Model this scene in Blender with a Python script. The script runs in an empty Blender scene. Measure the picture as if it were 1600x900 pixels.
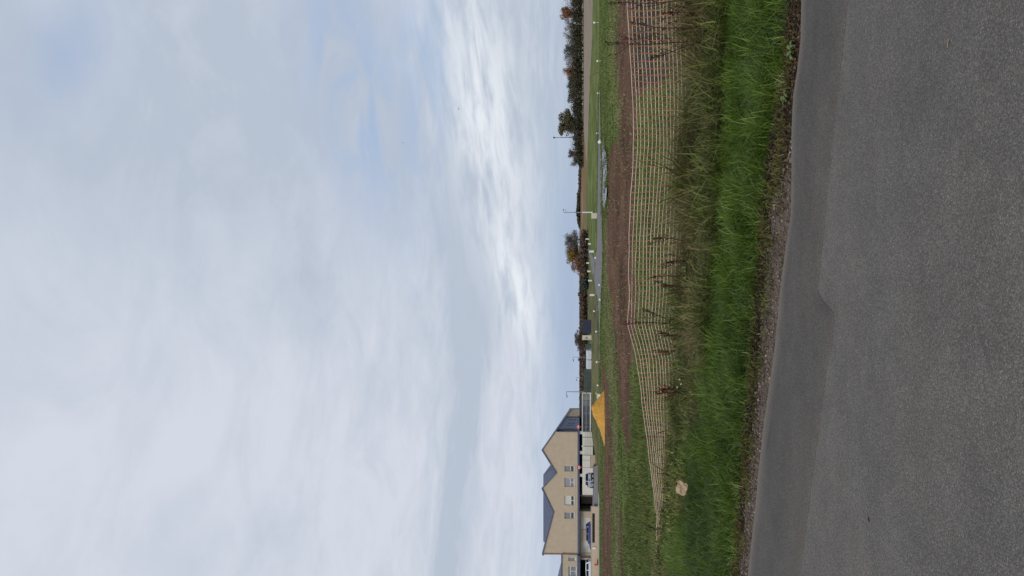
import bpy, bmesh, math, random
import numpy as np
from mathutils import Vector, Matrix, noise as mnoise
from mathutils.geometry import delaunay_2d_cdt

S = bpy.context.scene
COL = S.collection
rng = np.random.default_rng(7)
random.seed(7)

# ------------------------------------------------------------------ camera
CAMH, PITCH, FPX = 1.55, math.radians(5.0), 1200.0      # phone held sideways-on: the picture lies on its side
cp, sp = math.cos(PITCH), math.sin(PITCH)
cam = bpy.data.cameras.new('camera')
cam.sensor_width = 36.0
cam.lens = 36.0 * FPX / 1600.0
cam.clip_start, cam.clip_end = 0.05, 20000
cam_o = bpy.data.objects.new('camera', cam)
COL.objects.link(cam_o)
m = Matrix(((0, 1, 0), (sp, 0, -cp), (-cp, 0, -sp))).to_4x4()   # columns: picture right = down, picture up = world right
m.translation = (0, 0, CAMH)
cam_o.matrix_world = m
S.camera = cam_o

# ------------------------------------------------------------------ colour management
S.view_settings.view_transform = 'Standard'
S.view_settings.look = 'None'
S.view_settings.gamma = 1.0
S.view_settings.use_curve_mapping = False
S.view_settings.exposure = 0.0
S.cycles.use_denoising = True

# ------------------------------------------------------------------ world: Nishita sky under a broken cloud deck
SUN_EL, SUN_AZ = math.radians(34), math.radians(215)     # behind the camera, to the left
W = bpy.data.worlds.new('World')
S.world = W
W.use_nodes = True
wt = W.node_tree
wt.nodes.clear()


class NT:
    """small helper for wiring nodes"""
    def __init__(s, t): s.t = t
    def new(s, typ, **kw):
        n = s.t.nodes.new(typ)
        for k, v in kw.items(): setattr(n, k, v)
        return n
    def put(s, sock, v):
        if isinstance(v, bpy.types.NodeSocket): s.t.links.new(v, sock)
        elif v is not None: sock.default_value = v
    def math(s, op, a, b=None, c=None, clamp=False):
        n = s.new('ShaderNodeMath', operation=op); n.use_clamp = clamp
        s.put(n.inputs[0], a)
        if b is not None: s.put(n.inputs[1], b)
        if c is not None: s.put(n.inputs[2], c)
        return n.outputs[0]
    def mix(s, f, a, b, blend='MIX'):
        n = s.new('ShaderNodeMix', data_type='RGBA', blend_type=blend); n.clamp_factor = True
        s.put(n.inputs[0], f)
        for k, v in ((6, a), (7, b)):
            s.put(n.inputs[k], v if isinstance(v, bpy.types.NodeSocket) else (*v[:3], 1))
        return n.outputs[2]
    def noise(s, vec, scale, detail=4, rough=.55, dist=0.0, dim='3D'):
        n = s.new('ShaderNodeTexNoise', noise_dimensions=dim)
        if vec is not None: s.put(n.inputs['Vector'], vec)
        n.inputs['Scale'].default_value = scale; n.inputs['Detail'].default_value = detail
        n.inputs['Roughness'].default_value = rough; n.inputs['Distortion'].default_value = dist
        return n.outputs[0]
    def voronoi(s, vec, scale, feature='F1', out='Distance', rnd=1.0):
        n = s.new('ShaderNodeTexVoronoi', feature=feature)
        if vec is not None: s.put(n.inputs['Vector'], vec)
        n.inputs['Scale'].default_value = scale; n.inputs['Randomness'].default_value = rnd
        return n.outputs[out]
    def ramp(s, f, stops, interp='LINEAR'):
        n = s.new('ShaderNodeValToRGB'); s.put(n.inputs[0], f)
        cr = n.color_ramp; cr.interpolation = interp
        while len(cr.elements) < len(stops): cr.elements.new(.5)
        for e, (p, c) in zip(cr.elements, stops):
            e.position = p; e.color = (*c, 1) if len(c) == 3 else c
        return n.outputs[0]
    def step(s, x, lo, hi, a=0.0, b=1.0):
        n = s.new('ShaderNodeMapRange', interpolation_type='SMOOTHSTEP')
        s.put(n.inputs[0], x); s.put(n.inputs[1], lo); s.put(n.inputs[2], hi)
        n.inputs[3].default_value = a; n.inputs[4].default_value = b
        return n.outputs[0]
    def gain(s, c, k):
        n = s.new('ShaderNodeVectorMath', operation='SCALE'); s.put(n.inputs[0], c); s.put(n.inputs[3], k)
        return n.outputs[0]


w = NT(wt)
tc = w.new('ShaderNodeTexCoord')
sep = w.new('ShaderNodeSeparateXYZ'); w.put(sep.inputs[0], tc.outputs['Generated'])
dx, dy, dz = sep.outputs
el = w.math('MULTIPLY', w.math('ARCSINE', dz), 57.2958)
az = w.math('MULTIPLY', w.math('ARCTAN2', dx, dy), 57.2958)
# cloud deck seen in perspective
den = w.math('ADD', w.math('MAXIMUM', dz, 0.0), 0.10)
cmb = w.new('ShaderNodeCombineXYZ')
w.put(cmb.inputs[0], w.math('DIVIDE', dx, den)); w.put(cmb.inputs[1], w.math('DIVIDE', dy, den))
deck = cmb.outputs[0]
n_big = w.noise(deck, 1.1, 5, .55, .6)
n_mid = w.noise(deck, 2.6, 6, .60, .8)
n_fine = w.noise(deck, 7.0, 6, .62, .5)
# streaky noise in angle space for the long thin cloud rolls near the skyline
cm2 = w.new('ShaderNodeCombineXYZ')
w.put(cm2.inputs[0], w.math('MULTIPLY', az, .11)); w.put(cm2.inputs[1], w.math('MULTIPLY', w.math('SUBTRACT', el, w.math('MULTIPLY', az, .10)), .55))
n_str = w.noise(cm2.outputs[0], 1.9, 8, .60, .30)
n_str2 = w.noise(cm2.outputs[0], 0.7, 4, .55, .4)


def blob(a0, e0, wa, we, slope=0.0):
    da = w.math('SUBTRACT', az, a0)
    de = w.math('SUBTRACT', w.math('SUBTRACT', el, e0), w.math('MULTIPLY', da, slope))
    q = w.math('ADD', w.math('POWER', w.math('ABSOLUTE', w.math('DIVIDE', da, wa)), 2.0),
               w.math('POWER', w.math('ABSOLUTE', w.math('DIVIDE', de, we)), 2.0))
    return w.math('POWER', 2.71828, w.math('MULTIPLY', q, -1.0))


def total(*xs):
    r = xs[0]
    for x in xs[1:]: r = w.math('ADD', r, x)
    return r


sky = w.new('ShaderNodeTexSky', sky_type='NISHITA')
sky.sun_disc = False
sky.sun_elevation = SUN_EL
sky.sun_rotation = SUN_AZ
sky.air_density, sky.dust_density, sky.ozone_density = 1.0, 1.5, 1.5
K = 10.0                                    # the background runs at strength 0.1
cloud_lo = (.475 * K, .54 * K, .645 * K)
cloud_hi = (.66 * K, .70 * K, .785 * K)
tone = total(w.math('MULTIPLY', w.math('SUBTRACT', n_mid, .5), 1.5),
             w.math('MULTIPLY', w.math('SUBTRACT', n_big, .5), 1.2),
             w.math('MULTIPLY', w.math('SUBTRACT', n_fine, .5), .50),
             w.step(az, 14.0, -14.0, .12, .82),
             w.math('MULTIPLY', blob(-6, 8.6, 22, 1.5, -.04), -.95),
             w.math('MULTIPLY', blob(2, 7.0, 9, 1.4, .0), -.35))
clouds = w.mix(w.math('MULTIPLY', tone, 1.0, clamp=True), cloud_lo, cloud_hi)
# bright rolls: slanting down from the right
env = w.math('MULTIPLY', w.math('ADD', blob(13, 6.9, 11, 2.9, .14), blob(-.5, 4.6, 4.2, 1.3, .25)), 1.0)
bright = w.math('MULTIPLY', env, w.step(n_str, .27, .64), clamp=True)
clouds = w.mix(w.math('MULTIPLY', bright, .9), clouds, (.84 * K, .88 * K, .925 * K))
wisps = w.math('MULTIPLY', blob(-14, 3.6, 10, 2.4, .0), w.step(n_str, .48, .72), clamp=True)
clouds = w.mix(w.math('MULTIPLY', wisps, .55), clouds, (.66 * K, .70 * K, .78 * K))
# gaps where the blue shows
gap = total(w.math('MULTIPLY', w.math('MULTIPLY', blob(17.6, 34.0, 4.5, 2.6, -.35), w.step(n_mid, .30, .60)), .75),
            w.math('MULTIPLY', w.math('MULTIPLY', blob(15, 16.2, 9, 2.8, .15), w.step(n_mid, .34, .58)), 1.2),
            w.math('MULTIPLY', blob(14, 11.2, 9, 2.2, .0), w.step(n_str2, .34, .66)),
            w.math('MULTIPLY', w.math('MULTIPLY', w.step(el, 5.0, 1.0), w.step(az, 16, 2, .35, 1.0)), .66),
            w.math('MULTIPLY', blob(0, 1.0, 12, 1.3), .5),
            w.math('MULTIPLY', w.step(n_big, .36, .18), .35))
skyblue = w.gain(sky.outputs[0], .95)
blue = w.mix(.80, skyblue, (.40 * K, .52 * K, .735 * K))
full = w.mix(w.math('MULTIPLY', w.math('MULTIPLY', gap, w.math('SUBTRACT', 1.0, bright)), .82, clamp=True), clouds, blue)
bg = w.new('ShaderNodeBackground')
w.put(bg.inputs[0], full); bg.inputs[1].default_value = 0.1
wo = w.new('ShaderNodeOutputWorld')
wt.links.new(bg.outputs[0], wo.inputs[0])

# ------------------------------------------------------------------ sun (veiled by cloud)
sun = bpy.data.lights.new('sun', 'SUN')
sun.energy = 1.5
sun.angle = math.radians(22)
sun.color = (1, .95, .87)
so = bpy.data.objects.new('sun', sun)
COL.objects.link(so)
sd = Vector((math.sin(SUN_AZ) * math.cos(SUN_EL), math.cos(SUN_AZ) * math.cos(SUN_EL), math.sin(SUN_EL)))
so.rotation_euler = sd.to_track_quat('Z', 'Y').to_euler()
so.location = (0, 0, 60)


# ------------------------------------------------------------------ object helpers
def tag(o, label=None, cat=None, group=None, kind=None):
    if label: o['label'] = label
    if cat: o['category'] = cat
    if group: o['group'] = group
    if kind: o['kind'] = kind
    return o


def empty(name, loc, rz=0.0):
    o = bpy.data.objects.new(name, None)
    COL.objects.link(o)
    o.location = loc; o.rotation_euler = (0, 0, rz)
    o.empty_display_size = .2
    return o


def link(name, me, mats, parent=None, smooth=False):
    for x in (mats if isinstance(mats, (list, tuple)) else [mats]): me.materials.append(x)
    o = bpy.data.objects.new(name, me)
    COL.objects.link(o)
    if parent is not None: o.parent = parent
    if smooth: me.polygons.foreach_set('use_smooth', [True] * len(me.polygons))
    return o


def copy_tree(o, parent=None):
    c = o.copy(); COL.objects.link(c); c.parent = parent
    for ch in list(o.children): copy_tree(ch, c)
    return c


def fastmesh(name, verts, faces, attrs=None):
    """verts (N,3); faces: list of (M,k) index arrays; attrs: {name: per-vertex floats}"""
    verts = np.asarray(verts, dtype=np.float32)
    faces = [np.asarray(f, dtype=np.int32) for f in faces if len(f)]
    me = bpy.data.meshes.new(name)
    me.vertices.add(len(verts)); me.vertices.foreach_set('co', verts.ravel())
    loops = np.concatenate([f.ravel() for f in faces])
    tot = np.concatenate([np.full(len(f), f.shape[1], np.int32) for f in faces])
    start = np.concatenate([[0], np.cumsum(tot)[:-1]]).astype(np.int32)
    me.loops.add(len(loops)); me.loops.foreach_set('vertex_index', loops)
    me.polygons.add(len(tot)); me.polygons.foreach_set('loop_start', start)
    try: me.polygons.foreach_set('loop_total', tot)
    except Exception: pass
    for k, v in (attrs or {}).items():
        a = me.attributes.new(k, 'FLOAT', 'POINT'); a.data.foreach_set('value', np.asarray(v, np.float32))
    me.update(calc_edges=True)
    me.validate()
    return me


class MB:
    """collects boxes, bars, tubes and prisms into one mesh"""
    def __init__(s): s.v = []; s.f = []; s.mi = []
    def add(s, vs, fs, mi=0):
        o = len(s.v); s.v += [tuple(x) for x in vs]; s.f += [tuple(i + o for i in f) for f in fs]; s.mi += [mi] * len(fs)
        return s
    def box(s, x0, x1, y0, y1, z0, z1, mi=0):
        vs = [(x, y, z) for x in (x0, x1) for y in (y0, y1) for z in (z0, z1)]
        return s.add(vs, [(0, 1, 3, 2), (4, 6, 7, 5), (0, 4, 5, 1), (2, 3, 7, 6), (0, 2, 6, 4), (1, 5, 7, 3)], mi)
    def tube(s, pts, rad, n=6, mi=0, cap=True):
        pts = [Vector(p) for p in pts]
        if not isinstance(rad, (list, tuple)): rad = [rad] * len(pts)
        rings = []; vs = []; fs = []
        ref = None
        for i, p in enumerate(pts):
            d = (pts[min(i + 1, len(pts) - 1)] - pts[max(i - 1, 0)])
            if d.length < 1e-9: d = Vector((0, 0, 1))
            d.normalize()
            if ref is None: ref = d.orthogonal().normalized()
            ref = (ref - d * ref.dot(d))
            ref = ref.normalized() if ref.length > 1e-6 else d.orthogonal().normalized()
            b = d.cross(ref)
            for k in range(n):
                a = 2 * math.pi * k / n
                vs.append(p + (ref * math.cos(a) + b * math.sin(a)) * rad[i])
        for i in range(len(pts) - 1):
            for k in range(n):
                k2 = (k + 1) % n
                fs.append((i * n + k, i * n + k2, (i + 1) * n + k2, (i + 1) * n + k))
        if cap:
            fs.append(tuple(range(n - 1, -1, -1))); fs.append(tuple((len(pts) - 1) * n + k for k in range(n)))
        return s.add(vs, fs, mi)
    def prism_y(s, poly, y0, y1, mi=0):
        """poly: (x, z) outline, extruded from y0 (front) to y1"""
        n = len(poly)
        vs = [(x, y0, z) for x, z in poly] + [(x, y1, z) for x, z in poly]
        fs = [tuple(range(n)), tuple(range(2 * n - 1, n - 1, -1))] + [(i, i + n, (i + 1) % n + n, (i + 1) % n) for i in range(n)]
        return s.add(vs, fs, mi)
    def ball(s, c, r, seg=8, ring=5, mi=0, sc=(1, 1, 1)):
        vs = [(c[0], c[1], c[2] - r * sc[2])]; fs = []
        for i in range(1, ring):
            t = -math.pi / 2 + math.pi * i / ring
            for k in range(seg):
                a = 2 * math.pi * k / seg
                vs.append((c[0] + r * sc[0] * math.cos(t) * math.cos(a), c[1] + r * sc[1] * math.cos(t) * math.sin(a), c[2] + r * sc[2] * math.sin(t)))
        vs.append((c[0], c[1], c[2] + r * sc[2]))
        for k in range(seg): fs.append((0, 1 + (k + 1) % seg, 1 + k))
        for i in range(ring - 2):
            for k in range(seg):
                a, b = 1 + i * seg + k, 1 + i * seg + (k + 1) % seg
                fs.append((a, b, b + seg, a + seg))
        l = len(vs) - 1; o = 1 + (ring - 2) * seg
        for k in range(seg): fs.append((l, o + k, o + (k + 1) % seg))
        return s.add(vs, fs, mi)
    def build(s, name, mats, parent=None, smooth=False):
        me = bpy.data.meshes.new(name)
        me.from_pydata(s.v, [], s.f)
        bm = bmesh.new(); bm.from_mesh(me)
        bmesh.ops.recalc_face_normals(bm, faces=bm.faces)
        bm.to_mesh(me); bm.free()
        me.polygons.foreach_set('material_index', s.mi)
        o = link(name, me, mats, parent, smooth)
        return o


# ------------------------------------------------------------------ terrain
def sstep(x, a, b):
    t = np.clip((np.asarray(x, float) - a) / (b - a), 0, 1)
    return t * t * (3 - 2 * t)


def T(x, y):
    """height of the land: level by the road, a shallow dip a hundred metres out, then level again"""
    x = np.asarray(x, float); y = np.asarray(y, float)
    z = np.interp(y, [-5000, 16, 120, 300, 5000], [0, 0, -1.5, 0, 0])
    bank = .72 * np.exp(-((y - 139) / 9.0) ** 2) * sstep(x, -32, -25) * (1 - sstep(x, -5, 0))
    return z + bank


GZ = -0.03      # soil surface lies a little under the road's edge


def ray(py, v):
    a = (900 - py - 450) / FPX; b = (800 - v) / FPX
    return a, cp - b * sp, sp + b * cp


def G(py, v):
    """point of the land seen at a picture position, worked out once and used as a plain place"""
    d = ray(py, v); t0, t1 = 1.0, 1.0
    def above(t): return CAMH + d[2] * t - height(d[0] * t, d[1] * t)
    while t1 < 4000 and above(t1) > 0: t0, t1 = t1, t1 * 1.01
    for _ in range(14):
        tm = (t0 + t1) / 2
        if above(tm) > 0: t0 = tm
        else: t1 = tm
    return d[0] * t1, d[1] * t1


def s1(x, a, b):
    t = min(1.0, max(0.0, (x - a) / (b - a))); return t * t * (3 - 2 * t)


def height(x, y):
    """T() for one point"""
    z = 0.0 if y <= 16 or y >= 300 else (-1.5 * (y - 16) / 104 if y < 120 else -1.5 + 1.5 * (y - 120) / 180)
    if 95 < y < 185 and -32 < x < 0: z += .72 * math.exp(-((y - 139) / 9.0) ** 2) * s1(x, -32, -25) * (1 - s1(x, -5, 0))
    return z


def P(py, v, Y):
    d = ray(py, v); t = Y / d[1]
    return d[0] * t, Y, CAMH + d[2] * t


def inpoly(x, y, poly):
    r = np.zeros(np.shape(x), bool); n = len(poly)
    for i in range(n):
        x0, y0 = poly[i]; x1, y1 = poly[(i + 1) % n]
        c = ((y0 > y) != (y1 > y)) & (x < (x1 - x0) * (y - y0) / (y1 - y0 + 1e-12) + x0)
        r ^= c
    return r


# ------------------------------------------------------------------ materials
MATS = {}


def mat(name, col, rough=.8, spec=.3, metal=0.0, var=.12, scale=3.0, detail=4, bump=0.0, bscale=None, col2=None, trans=0.0):
    if name in MATS: return MATS[name]
    mm = bpy.data.materials.new(name); mm.use_nodes = True
    t = mm.node_tree; b = t.nodes['Principled BSDF']; h = NT(t)
    tcx = h.new('ShaderNodeTexCoord')
    nz = h.noise(tcx.outputs['Object'], scale, detail, .6)
    c2 = col2 or tuple(min(1, c * (1 + var)) for c in col)
    c1 = col if col2 else tuple(c * (1 - var) for c in col)
    h.put(b.inputs['Base Color'], h.ramp(nz, [(.3, c1), (.7, c2)]))
    b.inputs['Roughness'].default_value = rough
    b.inputs['Specular IOR Level'].default_value = spec
    b.inputs['Metallic'].default_value = metal
    if bump:
        bn = h.new('ShaderNodeBump'); bn.inputs['Strength'].default_value = bump; bn.inputs['Distance'].default_value = .02
        h.put(bn.inputs['Height'], h.noise(tcx.outputs['Object'], bscale or scale * 4, 5, .65)); h.put(b.inputs['Normal'], bn.outputs[0])
    MATS[name] = mm
    return mm


def leafmat(name, stops, rough=.6, trans=.25, attr='rnd'):
    """colour picked per leaf from a ramp, with some light let through"""
    mm = bpy.data.materials.new(name); mm.use_nodes = True
    t = mm.node_tree; b = t.nodes['Principled BSDF']; h = NT(t)
    at = h.new('ShaderNodeAttribute', attribute_name=attr)
    c = h.ramp(at.outputs['Fac'], stops)
    h.put(b.inputs['Base Color'], c)
    b.inputs['Roughness'].default_value = rough; b.inputs['Specular IOR Level'].default_value = .25
    tr = h.new('ShaderNodeBsdfTranslucent'); h.put(tr.inputs[0], c)
    mx = h.new('ShaderNodeMixShader'); mx.inputs[0].default_value = trans
    t.links.new(b.outputs[0], mx.inputs[1]); t.links.new(tr.outputs[0], mx.inputs[2])
    t.links.new(mx.outputs[0], t.nodes['Material Output'].inputs[0])
    return mm


# ---- asphalt
def asphalt(name, tone=1.0, attr=True, lum=.115):
    mm = bpy.data.materials.new(name); mm.use_nodes = True
    t = mm.node_tree; b = t.nodes['Principled BSDF']; h = NT(t)
    co = h.new('ShaderNodeTexCoord').outputs['Object']
    big = h.noise(co, .55, 4, .6, .3); med = h.noise(co, 4.0, 5, .6); fine = h.noise(co, 55, 3, .7)
    cells = h.voronoi(co, 135, out='Color'); cd = h.voronoi(co, 135)
    g = h.new('ShaderNodeSeparateColor'); h.put(g.inputs[0], cells)
    k = lum * tone
    base = h.mix(h.step(big, .40, .60), (k * 1.03, k * .955, k * .865), (k * 1.20, k * 1.06, k * .915))
    base = h.mix(h.step(med, .36, .66), h.gain(base, .92), h.gain(base, 1.07))
    # stones in the tar: each its own grey, a few pale or rust coloured
    base = h.mix(.62, base, h.mix(1.0, base, h.ramp(g.outputs[0], [(0, (.45,) * 3), (.5, (.92,) * 3), (.93, (1.35,) * 3), (1, (2.1,) * 3)]), 'MULTIPLY'))
    base = h.mix(h.math('MULTIPLY', h.step(g.outputs[1], .86, .9), .45), base, (k * 1.6, k * 1.05, k * .78))
    base = h.mix(h.math('MULTIPLY', h.step(cd, .35, .62), .55), base, (k * .42, k * .43, k * .44))
    blot = h.noise(co, 1.7, 5, .62, .5); long_ = h.new('ShaderNodeMapping'); long_.inputs['Rotation'].default_value = (0, 0, .35); long_.inputs['Scale'].default_value = (.12, 1.6, 1); h.put(long_.inputs[0], co)
    base = h.mix(h.step(blot, .36, .66), h.gain(base, .96), h.gain(base, 1.04))
    base = h.mix(h.step(h.noise(long_.outputs[0], 1.0, 3, .5), .38, .62), h.gain(base, .965), h.gain(base, 1.03))
    cr_ = h.voronoi(h.math('ADD', 0, 0) if False else co, .55, 'DISTANCE_TO_EDGE'); crm = h.math('MULTIPLY', h.step(cr_, .012, .003), h.step(h.noise(co, .6, 3), .54, .62))
    base = h.mix(h.math('MULTIPLY', crm, .55), base, (k * .35, k * .34, k * .33))
    if attr:
        at = h.new('ShaderNodeAttribute', attribute_name='dust')
        base = h.mix(h.math('MULTIPLY', at.outputs['Fac'], h.step(fine, .25, .6, .45, 1.0)), base, (.21, .172, .138))
    h.put(b.inputs['Base Color'], base)
    b.inputs['Roughness'].default_value = .85; b.inputs['Specular IOR Level'].default_value = .25
    bn = h.new('ShaderNodeBump'); bn.inputs['Strength'].default_value = .55; bn.inputs['Distance'].default_value = .006
    h.put(bn.inputs['Height'], h.math('ADD', h.math('MULTIPLY', cd, -1.0), h.math('MULTIPLY', fine, .5)))
    h.put(b.inputs['Normal'], bn.outputs[0])
    return mm


M_ROAD = asphalt('asphalt_worn', 1.0, lum=.142)
M_PATCH = asphalt('asphalt_strip', .70, lum=.142)
M_PATH = mat('path_tarmac', (.165, .157, .150), .85, var=.18, scale=.6, bump=.2, bscale=8)
M_PAVE = mat('pavement_concrete', (.34, .315, .28), .85, var=.1, scale=.7)
M_WHITE = mat('white_paint', (.76, .76, .74), .5, var=.04)
M_DARKMETAL = mat('dark_metal', (.045, .05, .055), .5, var=.1)
M_GALV = mat('galvanised_steel', (.30, .32, .35), .5, metal=.3, var=.1)
M_BARK = mat('bark', (.075, .06, .048), .9, var=.3, scale=2, bump=.4)
M_TWIG = mat('twig_bark', (.10, .085, .075), .9, var=.3, scale=2)

# ---- land
def land_material():
    mm = bpy.data.materials.new('land'); mm.use_nodes = True
    t = mm.node_tree; b = t.nodes['Principled BSDF']; h = NT(t)
    co = h.new('ShaderNodeTexCoord').outputs['Object']
    mp = h.new('ShaderNodeMapping'); mp.inputs['Scale'].default_value = (.55, .30, 1); h.put(mp.inputs[0], co)
    n0 = h.noise(co, .10, 5, .6, .3); n1 = h.noise(co, .8, 6, .65, .2); n2 = h.noise(co, 6, 5, .65); n3 = h.noise(mp.outputs[0], .55, 6, .7, .4)
    def A(n): return h.new('ShaderNodeAttribute', attribute_name=n).outputs['Fac']
    def edge(a, w=.5):
        return h.step(h.math('ADD', a, h.math('MULTIPLY', h.math('SUBTRACT', h.math('ADD', h.math('MULTIPLY', n1, .65), h.math('MULTIPLY', n3, .35)), .5), 1.5)), .5 - w / 2, .5 + w / 2)
    grass = h.ramp(n3, [(.36, (.050, .072, .016)), (.5, (.115, .150, .032)), (.64, (.18, .195, .060))])
    grass = h.mix(h.step(n2, .35, .7), h.gain(grass, .72), h.gain(grass, 1.2))
    olive = h.ramp(n3, [(.36, (.058, .062, .024)), (.5, (.120, .120, .048)), (.64, (.175, .155, .080))])
    g = h.mix(edge(A('olive'), .8), grass, olive)
    bright = h.ramp(h.math('ADD', h.math('MULTIPLY', n3, .65), h.math('MULTIPLY', n0, .35)), [(.38, (.055, .078, .018)), (.5, (.120, .152, .036)), (.62, (.19, .20, .072))])
    g = h.mix(edge(A('lush'), .8), g, bright)
    soil = h.ramp(n3, [(.3, (.052, .025, .015)), (.5, (.125, .062, .037)), (.64, (.180, .104, .064)), (.78, (.25, .18, .12))])
    soil = h.mix(h.step(n2, .35, .7), h.gain(soil, .75), h.gain(soil, 1.15))
    g = h.mix(edge(A('soil'), .6), g, soil)
    tan = h.ramp(n3, [(.3, (.225, .180, .130)), (.7, (.315, .262, .200))])
    g = h.mix(edge(A('dry'), .35), g, tan)
    ora = h.ramp(n3, [(.3, (.16, .095, .045)), (.7, (.24, .16, .085))])
    g = h.mix(edge(A('fallow'), .5), g, ora)
    dark = h.ramp(n2, [(.3, (.022, .018, .012)), (.7, (.060, .045, .030))])
    g = h.mix(A('verge'), g, dark)
    h.put(b.inputs['Base Color'], g)
    b.inputs['Roughness'].default_value = .95; b.inputs['Specular IOR Level'].default_value = .1
    bn = h.new('ShaderNodeBump'); bn.inputs['Strength'].default_value = .8; bn.inputs['Distance'].default_value = .12
    h.put(bn.inputs['Height'], h.math('ADD', n2, n1)); h.put(b.inputs['Normal'], bn.outputs[0])
    return mm


def poly_px(pts): return [G(a, b) for a, b in pts]


SOIL = [poly_px(q) for q in (
    [(-60, 972), (60, 963), (140, 966), (215, 968), (235, 952), (330, 948), (400, 945), (470, 953), (540, 962), (600, 972), (560, 992), (400, 990), (200, 992), (-60, 990)],
    [(545, 938), (610, 941), (700, 945), (790, 941), (960, 938), (960, 957), (790, 956), (700, 956), (600, 950)],
    [(790, 966), (960, 969), (960, 976), (790, 972)],
    [(560, 962), (700, 975), (690, 985), (560, 985)],
    [(-90, 984), (150, 984), (135, 1030), (120, 1085), (-90, 1085)])]
OLIVE = [poly_px(q) for q in (
    [(400, 917.5), (960, 917.5), (960, 936), (600, 938), (470, 934), (440, 924), (400, 920)],
    [(330, 945), (410, 942), (640, 950), (800, 957), (960, 958), (960, 967), (800, 966), (640, 964), (400, 957)],
    [(-60, 952), (110, 950), (215, 962), (215, 972), (-60, 975)])]
LUSH = [poly_px(q) for q in (
    [(190, 916.5), (358, 916.8), (400, 926), (398, 935), (190, 936)],
    [(-60, 927), (225, 918.5), (225, 962), (120, 958), (-60, 945)])]
DRY = [[(35, 560), (40, 330), (45, 330), (G(-90, 927)[0], G(-90, 927)[1]), G(0, 925.5), G(60, 925), G(110, 922), G(200, 918), G(262, 916.5), (58, 420)],
       [(30, 420), (400, 420), (160, 130), (70, 110), G(0, 926), G(250, 917)]]
FALLOW = [[(-300, 420), (60, 420), (420, 3000), (-1400, 3000)], [G(258, 916.4), G(440, 916.4), (60, 430), (90, 430), (75, 330)]]


def land_masks(x, y):
    sh = np.shape(x); xf, yf = np.ravel(x), np.ravel(y)
    near = (yf > 5) & (yf < 160)
    wob = np.zeros(len(xf))
    sc_ = 9.0 / np.maximum(yf[near], 12)          # coarser lumps farther out
    wob[near] = [mnoise.noise(Vector((a * c * .9, math.log(b) * 9, 3))) * .6 + mnoise.noise(Vector((a * c * 3.2, math.log(b) * 22, 8))) * .4 for a, b, c in zip(xf[near], yf[near], sc_)]
    y = (yf * (1 + .16 * wob)).reshape(sh)
    def un(ps):
        r = np.zeros(np.shape(x), bool)
        for p in ps: r |= inpoly(x, y, p)
        return r.astype(float)
    return {'soil': un(SOIL), 'olive': un(OLIVE), 'lush': un(LUSH), 'dry': un(DRY), 'fallow': un(FALLOW)}


def build_land():
    front = np.radians(np.linspace(-34, 34, 360)); rest = np.radians(np.linspace(34, 326, 74)[1:-1])
    th = np.concatenate([front, rest]); nt = len(th)
    r = np.concatenate([[.5], np.geomspace(1.0, 6000, 430)]); nr = len(r)
    X = np.outer(r, np.sin(th)); Y = np.outer(r, np.cos(th))
    Z = T(X, Y) + GZ
    near = np.exp(-(Y / 60.0) ** 2)
    rough = np.array([mnoise.noise(Vector((a * .5, b * .5, 0))) for a, b in zip(X.ravel(), Y.ravel())]).reshape(X.shape)
    Z = Z + rough * .07 * sstep(Y, 12, 20) * sstep(-Y, -160, -60)
    mk = land_masks(X, Y)
    mk['verge'] = np.maximum(sstep(-Y, -12.5, -11), .8 * inpoly(X, Y, poly_px([(-90, 990), (140, 992), (125, 1030), (120, 1085), (-90, 1085)])))
    idx = np.arange(nr * nt).reshape(nr, nt)
    a = idx[:-1, :]; bq = idx[1:, :]
    q = np.stack([a, np.roll(a, -1, 1), np.roll(bq, -1, 1), bq], -1).reshape(-1, 4)
    me = fastmesh('ground', np.stack([X, Y, Z], -1).reshape(-1, 3), [q[:, ::-1], idx[0:1, :]], {k: v.ravel() for k, v in mk.items()})
    o = link('ground', me, land_material(), smooth=True)
    tag(o, kind='structure')


build_land()

# ------------------------------------------------------------------ road, strip along its edge, gravel shoulder
EDGE_PX = ((0, 1253), (60, 1252), (100, 1248), (150, 1240), (220, 1238), (335, 1236), (400, 1227), (450, 1220), (560, 1209), (670, 1193), (780, 1182), (890, 1170))
EDGE = [(60, -14), (10, 3.3), (4, 5.0)] + [G(*e) for e in EDGE_PX] + [(-6, 8.7), (-14, 12.3), (-60, 32)]
SEAM_PX = ((25, 1325), (180, 1309), (310, 1295), (440, 1281), (455, 1280), (472, 1291), (490, 1306), (545, 1302), (565, 1296), (675, 1282), (800, 1265), (895, 1254))
SEAM = [(60, -15.2), (10, 2.3), (4, 3.95)] + [G(*e) for e in SEAM_PX] + [(-5, 6.7), (-14, 10.6), (-60, 30)]


def resample(pl, n):
    pl = np.array(pl, float); d = np.concatenate([[0], np.cumsum(np.hypot(*np.diff(pl, axis=0).T))])
    s = np.linspace(0, d[-1], n)
    return np.stack([np.interp(s, d, pl[:, 0]), np.interp(s, d, pl[:, 1])], 1)


def dense(pl, step_near=.06):
    """resample with short steps near the camera only"""
    pl = np.array(pl, float); out = [pl[0]]
    for a, b in zip(pl[:-1], pl[1:]):
        L = np.hypot(*(b - a)); near = min(np.hypot(*a), np.hypot(*b)) < 9
        k = max(1, int(L / (step_near if near else 2.0)))
        for i in range(1, k + 1): out.append(a + (b - a) * i / k)
    return np.array(out)


def edge_y(x): return np.interp(x, [p[0] for p in EDGE][::-1], [p[1] for p in EDGE][::-1])


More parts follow.
